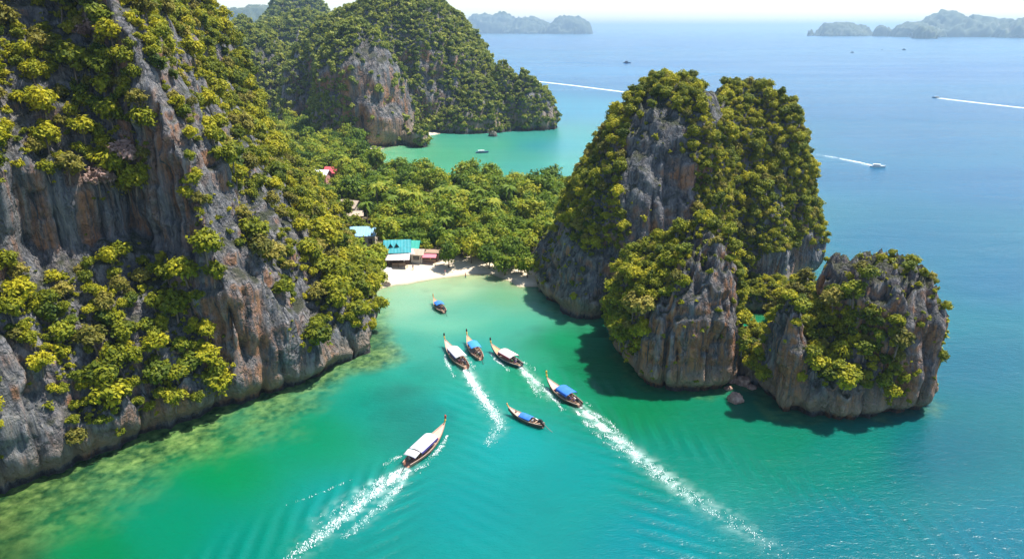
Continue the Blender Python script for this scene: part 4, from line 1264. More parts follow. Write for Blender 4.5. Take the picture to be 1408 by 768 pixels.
def person(loc, rz, pose, shirt, pants, label, group=None, hair='hair'):
    base, part, hm = PM[pose]
    key = (pose, shirt, pants)
    if key not in PCACHE:
        me = base.copy()
        for m_ in (skin_m, mat('cloth ' + shirt, CL[shirt], 0.85), mat('cloth ' + pants, CL[pants], 0.85)): me.materials.append(m_)
        me.polygons.foreach_set('material_index', part)
        me.shade_smooth()
        PCACHE[key] = me
    o = link('person', PCACHE[key])
    hk = (pose, hair)
    if hk not in PCACHE:
        h = hm.copy(); h.materials.append(M[hair]); PCACHE[hk] = h
    link('hair', PCACHE[hk], None, o)
    o.location = loc; o.rotation_euler = (0, 0, rz)
    return tag(o, label, 'person', group)

# ------------------------------------------------------------------ long-tail boats
def longtail(label, stern, bow, cfg):
    s, b = G(*stern), G(*bow)
    L_ = (b - s).length + 0.6
    rz = math.atan2(b.y - s.y, b.x - s.x)
    c = (s + b) / 2
    root = empty('longtail_boat', (c.x, c.y, 0.0), rz)
    B = cfg.get('beam', 0.95) * 1.22
    tall = cfg.get('tall', 1.0)
    n = 26
    def st(t):
        x = (t - 0.5) * L_ * 1.04 + (0.35 * t ** 6)
        hb = B * (0.52 + 0.48 * math.sin(min(t / 0.42, 1) * math.pi / 2)) if t < .42 else B * max(0.035, max(0.0, math.cos((t - .42) / .58 * math.pi / 2)) ** 0.80)
        sz = 0.52 + 0.22 * (1 - t) ** 3 + 1.05 * tall * t ** 4.5
        kz = -0.32 + (0.25 * (1 - t) ** 4) + (1.15 * tall) * max(0, (t - .62) / .38) ** 2.6
        return x, hb, sz, min(kz, sz - .10)
    P, Q, RR = [], [], []
    for i in range(n):
        t = i / (n - 1)
        x, hb, sz, kz = st(t)
        fz = max(kz + .14, 0.10); fz = min(fz, sz - 0.05)
        w = max(hb - .07, 0.012)
        half = [(hb, sz), (hb * .97, kz + .55 * (sz - kz)), (hb * .70, kz + .18 * (sz - kz)), (0.0, kz)]
        inner = [(0.0, fz), (w * .72, fz + .01), (w, sz - .004)]
        ring = [(x, y, z) for y, z in half] + [(x, -y, z) for y, z in reversed(half[:-1])] + [(x, -y, z) for y, z in reversed(inner[1:])] + [(x, y, z) for y, z in inner]
        P.append(ring)
    m = MB()
    k_ = len(P[0])
    m.add([p for r in P for p in r], [tuple(f) for f in grid_faces(n, k_, True)] + [tuple(range(k_))] + [tuple((n - 1) * k_ + i for i in reversed(range(k_)))])
    m.build('hull', M[cfg['hull']], root, False)
    # rubbing strake along each gunwale
    for sg in (1, -1):
        pts = []
        for i in range(n):
            x, hb, sz, kz = st(i / (n - 1)); pts.append((x, sg * (hb + .015), sz + .01))
        MB().tube(pts, 0.045, 5).build('gunwale', M[cfg.get('rail', 'pale deck')], root)
    # planked foredeck
    rowsP = []
    for i in range(9):
        t = cfg.get('deck0', .70) + i / 8 * (.965 - cfg.get('deck0', .70))
        x, hb, sz, kz = st(t)
        rowsP.append([(x, yy * max(hb - .05, .02), sz - .05 + .05 * (1 - yy * yy)) for yy in (-1, -.5, 0, .5, 1)])
    MB().grid(rowsP, .03).build('foredeck', M[cfg['deck']], root)
    # floor boards
    rowsP = []
    for i in range(9):
        t = .05 + i / 8 * (cfg.get('deck0', .70) - .07)
        x, hb, sz, kz = st(t)
        rowsP.append([(x, yy * (hb * .70), max(kz + .2, .17)) for yy in (-1, 0, 1)])
    MB().grid(rowsP, .03).build('floor_boards', M['weathered plank'], root)
    # dark red coaming board across the hull at the back of the foredeck
    if cfg.get('board', True):
        x, hb, sz, kz = st(cfg.get('deck0', .70) - .005)
        m = MB()
        rw = [[(x - .10 + dx - .25 * (1 - abs(yy)) * .4, yy * (hb - .02), sz + .02 + .12 * (1 - yy * yy) + dz) for yy in np.linspace(-1, 1, 9)] for dx, dz in ((0, 0), (.16, 0.02))]
        m.grid(rw, .16).build('cross_board', M['red cross board'], root)
    # prow post with its wrapped sashes
    x, hb, sz, kz = st(1.0)
    ph = cfg.get('prow', 1.25)
    pts = [(x - .35, 0, sz - .45), (x + .02, 0, sz + .05), (x + .24, 0, sz + ph * .45), (x + .30, 0, sz + ph * .80), (x + .24, 0, sz + ph)]
    pr = MB().tube(pts, [.10, .12, .115, .125, .085], 8).build('prow_post', M['prow wood'], root, True)
    if cfg.get('ribbon'):
        a = Vector(pts[3]); d = (Vector(pts[4]) - a)
        MB().tube([a - Vector((.04, 0, .30)), a, a + d * .6, a + d * 1.02], [.15, .165, .135, .10], 8).build('sash', M[cfg['ribbon']], pr, True)
        q0 = Vector(pts[1]) * .35 + Vector(pts[2]) * .65
        MB().tube([q0 - Vector((.05, 0, .12)), q0, q0 + Vector((.05, 0, .12))], [.14, .16, .14], 8).build('garland', M['ribbon yellow'], pr, True)
    # thwarts
    for t in (.14, .24, .36, .48, .60):
        x, hb, sz, kz = st(t)
        MB().box((x, 0, .42), (.26, 2 * hb - .2, .05), 0, 0, .01).build('thwart', M['weathered plank'], root)
    # awning on a frame
    t0, t1 = cfg['canopy']
    x0, x1 = st(t0)[0], st(t1)[0]
    cz = cfg.get('cz', 1.55)
    hw = B * .95
    rowsP = []
    for i in range(13):
        u = i / 12
        xx = x0 + (x1 - x0) * u
        hx = min(hw, st(t0 + (t1 - t0) * u)[1] + .06)
        sag = .055 * math.sin(u * math.pi * 4)
        rowsP.append([(xx + .02 * math.sin(9 * v + i), hx * v, cz + .26 * (1 - v * v) - .03 * abs(v) + sag * (1 - abs(v))) for v in np.linspace(-1, 1, 11)])
    cn = MB().grid(rowsP, .05).build('canopy', M[cfg['cloth']], root, True)
    for sg in (1, -1):
        for u in (.03, .35, .66, .97):
            xx = x0 + (x1 - x0) * u
            hx = min(hw, st(t0 + (t1 - t0) * u)[1] + .06) - .07
            MB().tube([(xx, sg * hx, .25), (xx, sg * hx, cz)], .025, 5).build('post', M['weathered plank'], root)
        if cfg.get('valance'):
            a_ = [[(x0 + (x1 - x0) * u, sg * (min(hw, st(t0 + (t1 - t0) * u)[1] + .06) + .02 + e_), cz - .02 - h_) for u in np.linspace(.02, .98, 14)] for h_, e_ in ((0, 0), (.36, .03))]
            MB().grid(a_).build('valance', M[cfg['valance']], cn)
    if cfg.get('flap'):
        rowsP = [[(x0 - .10 - 1.25 * u, hw * .92 * v + .12, cz - .02 - .20 * u + .14 * (1 - v * v)) for v in np.linspace(-1, 1, 7)] for u in (0, .5, 1)]
        MB().grid(rowsP, .04).build('rear_awning', M[cfg['cloth']], root, True)
    # engine on its swivel, with tiller and long shaft
    xs, hb, sz, kz = st(0.03)
    e = MB().box((xs + .35, 0, sz + .30), (.75, .42, .40), 0, 0, .05).box((xs + .30, 0, sz + .58), (.42, .30, .18), 0, 0, .04).box((xs + .70, 0, sz + .34), (.10, .46, .46), 0, 0, .04)
    e.tube([(xs + .2, .2, sz + .4), (xs + .1, .30, sz + .75), (xs - .1, .30, sz + .80)], .05, 6)
    en = e.build('engine', M['engine metal'], root)
    MB().tube([(xs + .35, 0, sz - .15), (xs + .35, 0, sz + .12)], .07, 6).build('swivel', M['steel'], en)
    MB().tube([(xs + .75, 0, sz + .35), (xs + 1.3, .05, sz + .55), (xs + 1.7, .08, sz + .52)], .03, 5).build('tiller', M['steel'], en)
    MB().tube([(xs, 0, sz + .25), (xs - 1.3, 0, .25), (xs - 2.0, 0, -.02)], [.06, .05, .04], 6).build('shaft', M['engine metal'], en)
    return root, (lambda t, y, z: tuple(root_mat(root) @ Vector((st(t)[0], y, z)))), rz
def root_mat(o):
    return Matrix.Translation(o.location) @ Matrix.Rotation(o.rotation_euler[2], 4, 'Z')
BCFG = {
 'a': ('white-canopied longtail boat heading out alone, purple valance and red-tipped prow', dict(hull='hull wood', deck='pale deck', cloth='white canvas', valance='purple valance', canopy=(.22, .66), ribbon='ribbon red', flap=True, beam=1.0, deck0=.72)),
 'b': ('longtail boat with plain white canopy and dark-clothed passengers, trailing a bent white wake', dict(hull='hull wood', deck='pale deck', cloth='white canvas', valance='purple valance', canopy=(.22, .66), ribbon='ribbon dark', beam=1.0)),
 'c': ('small longtail boat with bright blue canopy between the white-roofed and pink-roofed boats', dict(hull='hull wood', deck='orange deck', cloth='light blue canvas', canopy=(.30, .66), ribbon='ribbon dark', beam=.92, deck0=.72, board=False)),
 'd': ('dark-hulled longtail boat with pale pink canopy and red valance', dict(hull='teal hull', deck='orange deck', cloth='pink canvas', valance='red valance', canopy=(.22, .64), ribbon='ribbon dark', beam=.98)),
 'e': ('longtail boat with blue tarpaulin canopy and orange prow, nearest the stack, long wake', dict(hull='dark hull', deck='pale deck', cloth='blue canvas', canopy=(.25, .60), ribbon='ribbon yellow', beam=.98, valance='deep blue canvas')),
 'f': ('low slender wooden boat drifting without a wake, rolled blue tarpaulin amidships', dict(hull='dark hull', deck='pale deck', cloth='blue canvas', canopy=(.34, .66), beam=.66, cz=.85, prow=.55, tall=.75, rail='pale deck', board=False)),
 'g': ('small blue-roofed boat lying alone on the pale water off the beach', dict(hull='dark hull', deck='orange deck', cloth='blue canvas', canopy=(.34, .66), beam=.85, cz=1.3, prow=.9, tall=.8, board=False)),
}
shirts = ['purple', 'navy', 'black', 'red', 'purple', 'white', 'navy', 'pink', 'black', 'green']
pr_ = random.Random(5)
BR = {}
crew = {'a': 6, 'b': 5, 'c': 4, 'd': 5, 'e': 4, 'f': 3, 'g': 1}
blab = {'a': 'under the white canopy with the purple valance', 'b': 'at the stern of the boat with the bent white wake', 'c': 'in the small boat with the bright blue canopy', 'd': 'in the dark-hulled boat with the pink canopy', 'e': 'in the boat with the blue tarpaulin and orange prow', 'f': 'in the low slender drifting boat', 'g': 'in the small boat off the beach'}
for key, (lab, cfg) in BCFG.items():
    root, pt, rz = longtail(lab, *BOATS[key], cfg)
    tag(root, lab, 'boat', 'longtail boats in the bay')
    BR[key] = (root, pt, rz)
    spots = [(.135, .30), (.14, -.30), (.20, .0), (.235, .38), (.24, -.36), (.19, -.5)] if key != 'f' else [(.25, .0), (.30, .15), (.80, 0.0)]
    if key == 'g': spots = [(.24, 0)]
    for q_ in range(crew[key]):
        t, y = spots[q_]
        sh = shirts[(q_ * 3 + ord(key)) % len(shirts)]
        wd = ['facing the prow beside the engine', 'on the other side of the engine', 'on the middle bench', 'near the gunwale under the awning edge', 'by the far gunwale under the awning edge', 'squeezed against the gunwale'][q_] if key != 'f' else ['just behind the tarpaulin', 'leaning on the tarpaulin end', 'alone on the foredeck'][q_]
        person(pt(t, y, .46 if key != 'f' else .34), rz - math.pi / 2, 'sit', sh, 'black' if q_ % 2 else 'khaki', 'person in %s shirt seated %s %s' % (sh, wd, blab[key]) if len(('person in %s shirt seated %s %s' % (sh, wd, blab[key])).split()) <= 16 else 'person in %s shirt seated %s' % (sh, blab[key]), 'people aboard the longtail boats')

# ------------------------------------------------------------------ foam
def foam(name, paths, label, seed=1, thr=0.0, dens=2.9, fine=0.35):
    """paths: list of polylines [(px, py, half width m, blobs per m2, blob radius)] laid on the water"""
    r = np.random.default_rng(seed)
    Cn, Rd = [], []
    for path in paths:
        pts = [(G(a, b), w, d_, s) for a, b, w, d_, s in path]
        for (p, w, d0, s0), (p2, w2, d1, s1) in zip(pts[:-1], pts[1:]):
            L_ = (p2 - p).length
            nn = int(L_ * (w + w2) * (d0 + d1) / 2 * dens) + 1
            u = r.random(nn)
            # density may fall along the run
            u = np.where(r.random(nn) < (d0 * (1 - u) + d1 * u) / max(d0, d1), u, u * r.random(nn) if d0 > d1 else u)
            lat = np.clip(r.normal(size=nn) * 0.42, -1.25, 1.25) * (w * (1 - u) + w2 * u)
            dx, dy = (p2 - p).x / L_, (p2 - p).y / L_
            x = p.x + dx * L_ * u - dy * lat; y = p.y + dy * L_ * u + dx * lat
            q_ = np.stack([x, y, 0 * x], 1)
            k_ = (vn(q_ / 0.75) + 0.6 * vn(q_ / 0.33 + 9)) > thr - 0.9 * np.clip(d0 / 14, 0, 1)
            Cn.append(q_[k_]); Rd.append((s0 * (1 - u) + s1 * u)[k_] * fine * (0.4 + 1.1 * r.random(k_.sum()) ** 2))
    Cn, Rd = np.concatenate(Cn), np.concatenate(Rd)
    n = len(Cn)
    a = np.linspace(0, 2 * math.pi, 7)[:6]
    ph = r.random(n) * 6.28
    wob_ = 0.7 + 0.6 * r.random((n, 6))
    V = np.zeros((n, 7, 3))
    V[:, :6, 0] = Cn[:, None, 0] + np.cos(a + ph[:, None]) * Rd[:, None] * wob_
    V[:, :6, 1] = Cn[:, None, 1] + np.sin(a + ph[:, None]) * Rd[:, None] * wob_
    V[:, :6, 2] = -0.02
    V[:, 6, :2] = Cn[:, :2]; V[:, 6, 2] = 0.10 + 0.18 * Rd
    idx = np.arange(n)[:, None, None] * 7
    tri = np.array([[i, (i + 1) % 6, 6] for i in range(6)])[None]
    me = mesh_np(name, V.reshape(-1, 3), (idx + tri).reshape(-1, 3))
    o = link(name, me, M['foam'], smooth=True)
    return tag(o, label, 'foam', None, 'stuff')
foam('wake_foam', [
    [(560, 642, .35, 30, .20), (545, 652, .8, 26, .20), (500, 690, 1.0, 15, .18), (440, 735, 1.0, 10, .17), (396, 770, 1.0, 7, .16)],
    [(556, 644, .35, 20, .18), (530, 655, .7, 12, .15), (480, 690, .9, 5, .13), (430, 720, .9, 2, .12)],
    [(562, 645, .4, 24, .18), (550, 668, .7, 13, .16), (520, 700, .9, 7, .14), (470, 740, 1.1, 3, .13)],
    [(615, 598, .25, 14, .16), (608, 612, .5, 16, .16), (590, 632, .6, 9, .15), (572, 648, .7, 6, .14)],
    [(560, 622, .3, 10, .15), (540, 632, .6, 12, .16), (525, 642, .6, 3, .13)],
    [(486, 658, .25, 4, .12), (472, 664, .3, 6, .13), (440, 678, .3, 4, .12), (400, 692, .3, 5, .12), (392, 696, .3, 2, .12)]],
    'churned white wake and bow foam of the white-canopied boat heading for the cliff passage', 3)
foam('wake_foam', [
    [(637, 505, .3, 30, .22), (645, 518, .8, 26, .22), (662, 545, 1.0, 18, .20), (680, 570, 1.1, 11, .18), (688, 585, 1.0, 6, .17), (676, 600, 1.0, 4, .16), (668, 614, 1.0, 2, .15)],
    [(612, 487, .25, 12, .18), (614, 497, .5, 14, .18), (622, 512, .5, 5, .16), (625, 520, .5, 2, .15)], [(634, 483, .2, 6, .15), (646, 497, .5, 9, .16), (655, 507, .5, 2, .14)]],
    'bent white wake of the plain white-canopied longtail boat', 4)
foam('wake_foam', [
    [(716, 505, .3, 26, .20), (730, 518, .6, 18, .18), (748, 536, .7, 10, .17), (770, 553, .8, 3, .15)],
    [(716, 508, .3, 14, .17), (730, 528, .6, 10, .16), (742, 545, .7, 4, .14), (752, 552, .7, 1, .14)],
    [(675, 484, .25, 13, .19), (682, 494, .5, 15, .19), (695, 504, .5, 7, .17), (699, 510, .5, 3, .16)], [(716, 495, .3, 8, .16), (732, 505, .6, 5, .15), (740, 510, .6, 1, .14)]],
    'short double wake of the dark-hulled boat with the pink canopy', 5)
foam('wake_foam', [
    [(797, 560, .35, 30, .20), (815, 576, .9, 26, .20), (850, 606, 1.2, 16, .18), (890, 640, 1.3, 10, .17), (950, 682, 1.4, 5, .16), (1010, 720, 1.5, 3, .15), (1090, 768, 1.6, 2, .14)],
    [(800, 560, .3, 14, .17), (830, 575, .6, 12, .16), (850, 592, .7, 6, .15), (870, 612, .8, 2, .14)], [(792, 563, .3, 14, .17), (805, 580, .7, 10, .16), (830, 604, .8, 5, .15), (860, 630, .9, 2, .14)],
    [(752, 533, .25, 12, .17), (758, 544, .5, 14, .17), (768, 556, .5, 9, .16), (776, 564, .5, 3, .15)], [(796, 548, .25, 7, .15), (806, 554, .5, 6, .15), (814, 559, .5, 1, .14)]],
    'long broadening wake of the blue-canopied boat nearest the stack', 6)

# ------------------------------------------------------------------ far craft
mat('white gelcoat', (0.78, 0.78, 0.76), 0.3, 0.04); mat('dark glass', (0.02, 0.03, 0.04), 0.15); mat('ship blue', (0.05, 0.10, 0.20), 0.5); mat('ship grey', (0.25, 0.28, 0.33), 0.6)
def craft(name, label, px_, py_, rz, L_, hullm, housem, mast=0.0, decks=1, group='craft far out on the open sea'):
    p = G(px_, py_)
    root = empty(name, (p.x, p.y, 0), rz)
    B = L_ * .15
    P = []
    for i in range(14):
        t = i / 13
        hb = B * (min(1, .75 + t) if t < .5 else max(.03, max(0.0, math.cos((t - .5) / .5 * math.pi / 2)) ** .7))
        sz = L_ * (.085 + .05 * t * t)
        x = (t - .5) * L_
        P.append([(x, hb, sz), (x, hb * .75, -.02 * L_), (x, -hb * .75, -.02 * L_), (x, -hb, sz)])
    m = MB(); k_ = 4
    m.add([q_ for r in P for q_ in r], [tuple(f) for f in grid_faces(14, 4, True)] + [(0, 1, 2, 3), tuple(13 * 4 + i for i in (3, 2, 1, 0))])
    m.build('hull', M[hullm], root)
    z = L_ * .09
    for d_ in range(decks):
        w = L_ * (.46 - .12 * d_); h = L_ * .085
        hs = MB().box((-L_ * .08, 0, z + h / 2 + .002), (w, B * 1.5 - .2 * d_, h), 0, 0, L_ * .008).build('cabin', M[housem], root)
        for sg in (1, -1):
            MB().box((-L_ * .08, sg * (B * .75 - .1 * d_ + .01), z + h * .6), (w * .86, .03, h * .36)).build('window', M['dark glass'], hs)
        z += h
    MB().box((-L_ * .08, 0, z + L_ * .012), (L_ * (.50 - .12 * (decks - 1)), B * 1.7, L_ * .02), 0, 0, L_ * .004).build('roof', M[housem], root)
    if mast: MB().tube([(-L_ * .05, 0, z), (-L_ * .05, 0, z + mast)], [L_ * .02, L_ * .008], 6).build('mast', M['ship grey'], root)
    tag(root, label, 'boat', group)
    return root
craft('speedboat', 'white speedboat running out past the tall karst with a short wake', 1207, 229.5, -.35, 6.5, 'white gelcoat', 'white gelcoat')
craft('speedboat', 'dark speedboat drawing a long thin white line across the open sea', 1287, 134.5, 2.95, 6.5, 'ship blue', 'white gelcoat')
craft('ferry', 'low dark ferry far out between the dome hill and the karst', 862, 87, .15, 14, 'ship blue', 'ship grey', 0, 2)
craft('ship', 'tiny tall-masted ship below the islands on the horizon', 1243, 69, .1, 13, 'ship blue', 'ship grey', 11, 2)
craft('fishing_boat', 'faint low fishing boat below the low two-part island', 1172, 72.5, .2, 11, 'ship grey', 'ship grey', 3)
craft('fishing_boat', 'barely visible boat beside the tall-masted ship', 1213, 69, .2, 8, 'ship grey', 'ship grey', 6)
craft('fishing_boat', 'small dark boat moored in the pale second bay', 663, 210, .1, 6.5, 'ship blue', 'white gelcoat', 0, 1, 'craft in the second bay')
foam('wake_foam', [[(1203, 228.5, 1.0, 6, .35), (1185, 224, 1.1, 5, .35), (1150, 217, 1.2, 1.2, .30), (1120, 212, 1.2, .4, .28)]], 'short white wake of the speedboat passing the tall karst', 7, -0.3, 1.0, 1.0)
foam('wake_foam', [[(1290, 135, 1.8, 4, .7), (1340, 141, 2.2, 4, .7), (1420, 150, 2.4, 3, .7)]], 'long thin white wake of the dark speedboat on the open sea', 8, -0.5, 1.0, 1.0)
foam('wake_foam', [[(738, 112, 2.2, 3, .9), (790, 118, 2.2, 3, .9), (868, 128, 2.4, 3, .9)]], 'long thin white wake running behind the tall karst', 9, -0.5, 1.0, 1.0)

# ------------------------------------------------------------------ houses and huts by the beach
mat('turquoise roof', (0.025, 0.30, 0.34), 0.55, 0.5, 1.1); mat('sea green roof', (0.05, 0.42, 0.32), 0.5, 0.15, 1.2); mat('pale blue roof', (0.26, 0.46, 0.68), 0.45, 0.3, 0.9); mat('pale tin roof', (0.50, 0.45, 0.44), 0.6, 0.4, 1.3)
mat('beige roof', (0.46, 0.36, 0.27), 0.7, 0.15, 1.0); mat('red roof', (0.55, 0.08, 0.09), 0.6, 0.15, 1.0); mat('white roof', (0.72, 0.72, 0.74), 0.55, 0.06, 1.0); mat('plaster', (0.55, 0.47, 0.38), 0.85); mat('pink plaster', (0.60, 0.30, 0.26), 0.85)
mat('dark timber', (0.10, 0.06, 0.045), 0.8); mat('opening shade', (0.025, 0.022, 0.02), 0.8); mat('pink awning', (0.72, 0.20, 0.25), 0.75); mat('terracotta', (0.50, 0.24, 0.15), 0.85)
def house(name, label, p, rz, w, d_, h, rise, roofm, wallm, over=.6, windows=3, dormers=0, open_front=False, cat='building', ridge_panel=True):
    root = empty(name, p, rz)
    if not open_front:
        wl = MB()
        gh = h + rise * (1 - 0.0)
        V = [(-w/2, -d_/2, -.5), (w/2, -d_/2, -.5), (w/2, d_/2, -.5), (-w/2, d_/2, -.5), (-w/2, -d_/2, h), (w/2, -d_/2, h), (w/2, d_/2, h), (-w/2, d_/2, h), (-w/2, 0, h + rise - .05), (w/2, 0, h + rise - .05)]
        wl.add(V, [(0, 1, 5, 4), (2, 3, 7, 6), (1, 2, 6, 9, 5), (3, 0, 4, 8, 7), (3, 2, 1, 0)])
        wo = wl.build('wall', M[wallm], root)
        for i in range(windows):
            x = -w / 2 + (i + .5) * w / windows
            fr = MB().box((x, -d_ / 2 - .03, h * .55), (w / windows * .55, .08, h * .42)).build('window', M['dark timber'], root)
            MB().box((x, -d_ / 2 - .085, h * .55), (w / windows * .46, .04, h * .34)).build('pane', M['dark glass'], fr)
        MB().box((w / 2 - .8, -d_ / 2 - .035, h * .38), (.8, .07, h * .75)).build('door', M['dark timber'], root) if windows == 0 else None
    else:
        for sx in (-1, 0, 1):
            for sy in (-1, 1):
                MB().tube([(sx * (w / 2 - .2), sy * (d_ / 2 - .2), -.4), (sx * (w / 2 - .2), sy * (d_ / 2 - .2), h + .02)], .09, 6).build('post', M['dark timber'], root)
        MB().box((0, d_ / 2 - .25, h * .42), (w * .9, .08, h * .84)).build('back_wall', M['dark timber'], root)
        MB().box((0, -d_ * .15, .5), (w * .7, .6, 1.0), 0, 0, .02).build('counter', M['weathered plank'], root)
    rf = MB()
    n = max(6, int(w / .35))
    for sg in (-1, 1):
        P = [[(-w/2 - over + (w + 2 * over) * i / n, sg * (d_/2 + over) * u, h + rise * (1 - u) - (over * rise / (d_ / 2)) * u * 0.9 + .10 + .03 * (i % 2)) for i in range(n + 1)] for u in (0.0, .5, 1.0)]
        rf.grid(P, .07)
    ro = rf.build('roof', M[roofm], root)
    for i in range(dormers):
        x = -w * .28 + i * w * .26
        dz = h + rise * .55
        dm_ = MB().add([(x - .7, -d_ * .36, dz - .35), (x + .7, -d_ * .36, dz - .35), (x, -d_ * .36, dz + .75), (x, -d_ * .02, dz + .75), (x - .7, -d_ * .1, dz + .3), (x + .7, -d_ * .1, dz + .3)], [(0, 2, 3, 4), (1, 5, 3, 2), (0, 1, 2)])
        do_ = dm_.build('dormer', M[roofm], root)
        MB().add([(x - .5, -d_ * .36 - .03, dz - .28), (x + .5, -d_ * .36 - .03, dz - .28), (x, -d_ * .36 - .03, dz + .52), (x, -d_ * .36 - .005, dz + .1)], [(0, 1, 2), (0, 3, 1), (1, 3, 2), (2, 3, 0)]).build('gable_shade_panel', M['opening shade'], do_)  # near-black panel on the closed gable, painted as the shade of a hole
    tag(root, label, cat, 'buildings of the beach village')
    return root
for hp in HOUSES: house(*hp[0], **hp[1])
# veranda counter canopies and the pink awning
p = AWN
root = empty('awning_stall', p, -.05)
MB().box((0, 1.2, 1.2), (4.6, 1.8, 2.4), 0, 0, .03).build('wall', M['dark timber'], root)
MB().grid([[(-2.6, 2.4, 2.95), (0, 2.4, 3.0), (2.6, 2.4, 2.95)], [(-2.6, 0.0, 2.7), (0, 0.0, 2.74), (2.6, 0.0, 2.7)]], .08).build('roof', M['weathered plank'], root)
MB().grid([[(-2.1, 0.0, 2.45), (0, 0, 2.48), (2.1, 0, 2.45)], [(-2.1, -1.5, 1.9), (0, -1.5, 1.93), (2.1, -1.5, 1.9)]], .06).build('awning', M['pink awning'], root)
for sx in (-2.0, 2.0): MB().tube([(sx, -1.4, -.3), (sx, -1.4, 1.9)], .05, 5).build('post', M['dark timber'], root)
MB().box((0, .2, .5), (3.6, .5, 1.0), 0, 0, .02).build('counter', M['weathered plank'], root)
tag(root, 'dark beach stall with a pink awning, next to the lone round tree', 'stall', 'buildings of the beach village')
def umbrella(px_, py_, m_, label):
    q_ = G(px_, py_, 1.0); q_.z = land_h(q_.x, q_.y)[0]
    r0 = empty('beach_umbrella', q_)
    MB().tube([(0, 0, -.2), (0, 0, 2.25)], .035, 5).build('pole', M['weathered plank'], r0)
    V = [(0, 0, 2.35)] + [(1.25 * math.cos(a), 1.25 * math.sin(a), 1.85 - .06 * (i % 2)) for i, a in enumerate(np.linspace(0, 6.283, 17)[:16])]
    c_ = MB().add(V, [(0, i + 1, (i + 1) % 16 + 1) for i in range(16)]).build('canopy', M[m_], r0)
    so = c_.modifiers.new('t', 'SOLIDIFY'); so.thickness = .03
    tag(r0, label, 'umbrella', 'umbrellas at the end of the beach')
umbrella(533, 379, 'white canvas', 'white beach umbrella under the trees, the upper of the pair')
umbrella(535, 386, 'pink canvas', 'pale pink beach umbrella at the sand edge, the lower of the pair')
for (a, b, rz, sh, pn, lb) in [(568, 371, 1.0, 'navy', 'black', 'person in dark clothes standing alone in the middle of the beach'), (592, 362.5, 2.4, 'yellow', 'khaki', 'person in yellow shirt standing in front of the pink awning'), (570, 363, .3, 'black', 'navy', 'person in black shirt standing beside the open beach shack'),
        (563, 364.5, -1.3, 'red', 'black', 'person in red shirt standing at the shack corner'), (556, 366, .5, 'white', 'khaki', 'person in white shirt standing in front of the open shack'), (612, 374, 1.4, 'pink', 'white', 'person in pink shirt standing near the lone round tree'), (640, 376.5, 2.0, 'red', 'navy', 'person in red shirt and navy shorts walking the far end of the beach')]:
    q_ = G(a, b, 1.0); q_.z = land_h(q_.x, q_.y)[0] - .03
    person(q_, rz, 'stand', sh, pn, lb, 'people on the beach')

# ------------------------------------------------------------------ boulders at the foot of the stacks, islet in the second bay
k = NT('pink boulder stone')
f_ = k.noise(k.pos(), 1.1, 6, 0.7, 0.3)
k.l(k.ramp(f_, [(0.3, (0.10, 0.065, 0.05)), (0.5, (0.36, 0.22, 0.165)), (0.7, (0.56, 0.40, 0.31))]), k.b.inputs['Base Color'])
k.b.inputs['Roughness'].default_value = .9
k.l(k.bump(f_, .8, .3), k.b.inputs['Normal'])
M['boulder'] = k.m
def boulder(px_, py_, r, label, seed, sq=.8, group='boulders between the two front stacks', m_='boulder'):
    p = G(px_, py_)
    b = bmesh.new(); bmesh.ops.create_icosphere(b, subdivisions=4, radius=1.0)
    V = np.array([v.co for v in b.verts])
    d_ = 1 + .40 * fbm(V * 1.3 + seed * 5, 3) + .14 * ridge(V * 3.1 + seed, 2)
    for v, q_ in zip(b.verts, d_):
        v.co = Vector((v.co.x * q_ * r, v.co.y * q_ * r * .85, v.co.z * q_ * r * sq))
    me = bpy.data.meshes.new('boulder'); b.to_mesh(me); b.free()
    o = link('boulder', me, M[m_], smooth=True)
    o.location = (p.x, p.y, r * .28 * sq)
    return tag(o, label, 'rock', group)
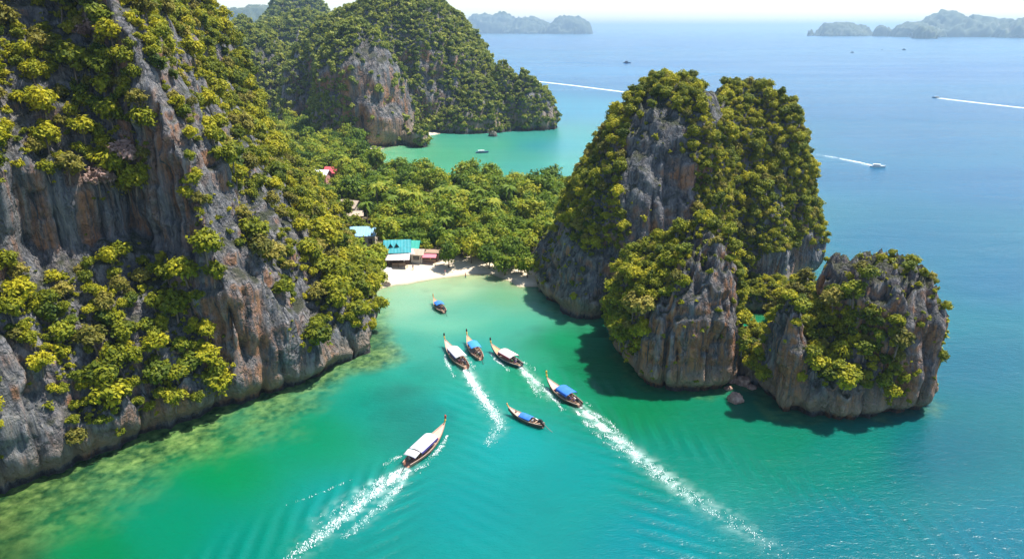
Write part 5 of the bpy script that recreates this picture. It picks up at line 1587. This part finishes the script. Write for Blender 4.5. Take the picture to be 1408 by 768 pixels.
boulder(1010, 550, 1.25, 'rounded pinkish boulder standing alone in the water between the two stacks', 1)
boulder(1022, 527, 1.3, 'brownish boulder in the rubble, touching the jagged stack side', 2)
boulder(1008, 524, 1.1, 'dark boulder wedged at the foot of the rusty-stained stack', 3)
boulder(1032, 516, 1.6, 'large brown boulder at the top of the rubble below the saddle', 4)
boulder(1018, 510, 1.5, 'grey-brown boulder below the saddle, beside the large brown one', 5)
boulder(1033, 533, .8, 'small pale boulder at the lower edge of the rubble', 6, .6)
boulder(1002, 535, .7, 'small low boulder nearest the lone pinkish one', 7, .6)
bm = bmesh.new()
tower(bm, rows(407, (187.5, 671, 684, 3.0), (184, 672, 683, 2.6), (181, 675, 681, 1.2)), 2.2, 30, -2)
ISL = karst('islet', bm, .5, .6, seed=33, label='tiny tree-topped rock islet in the second bay', cat='islet', notch=1.0)
q_ = at(678, 181.5, 407)
for i in range(3):
    t_ = copy_tree(protos[i + 2], (q_.x - 1.2 + i * 1.2, 407 + (i % 2), q_.z - .7), 1.5, i * 2.0)
    tag(t_, 'small tree topping the tiny rock islet in the second bay', 'tree', 'trees on the tiny islet')

# ------------------------------------------------------------------ air
hz = bpy.data.materials.new('haze'); hz.use_nodes = True
t = hz.node_tree
for n_ in list(t.nodes):
    if n_.type != 'OUTPUT_MATERIAL': t.nodes.remove(n_)
pv = t.nodes.new('ShaderNodeVolumePrincipled')
pv.inputs['Color'].default_value = (0.54, 0.77, 1.0, 1)
pv.inputs['Density'].default_value = 0.00012
pv.inputs['Anisotropy'].default_value = 0.3
t.links.new(pv.outputs[0], t.nodes['Material Output'].inputs['Volume'])
bm = bmesh.new()
bmesh.ops.create_cube(bm, size=1.0)
for v in bm.verts:
    v.co = ((v.co.x) * 108000, (v.co.y) * 88000, -14 + (v.co.z + 0.5) * 200)
me = bpy.data.meshes.new('haze'); bm.to_mesh(me); bm.free()
HAZE = link('haze', me, hz)
tag(HAZE, 'pale sea haze fading the far islands to blue', 'haze', None, 'stuff')
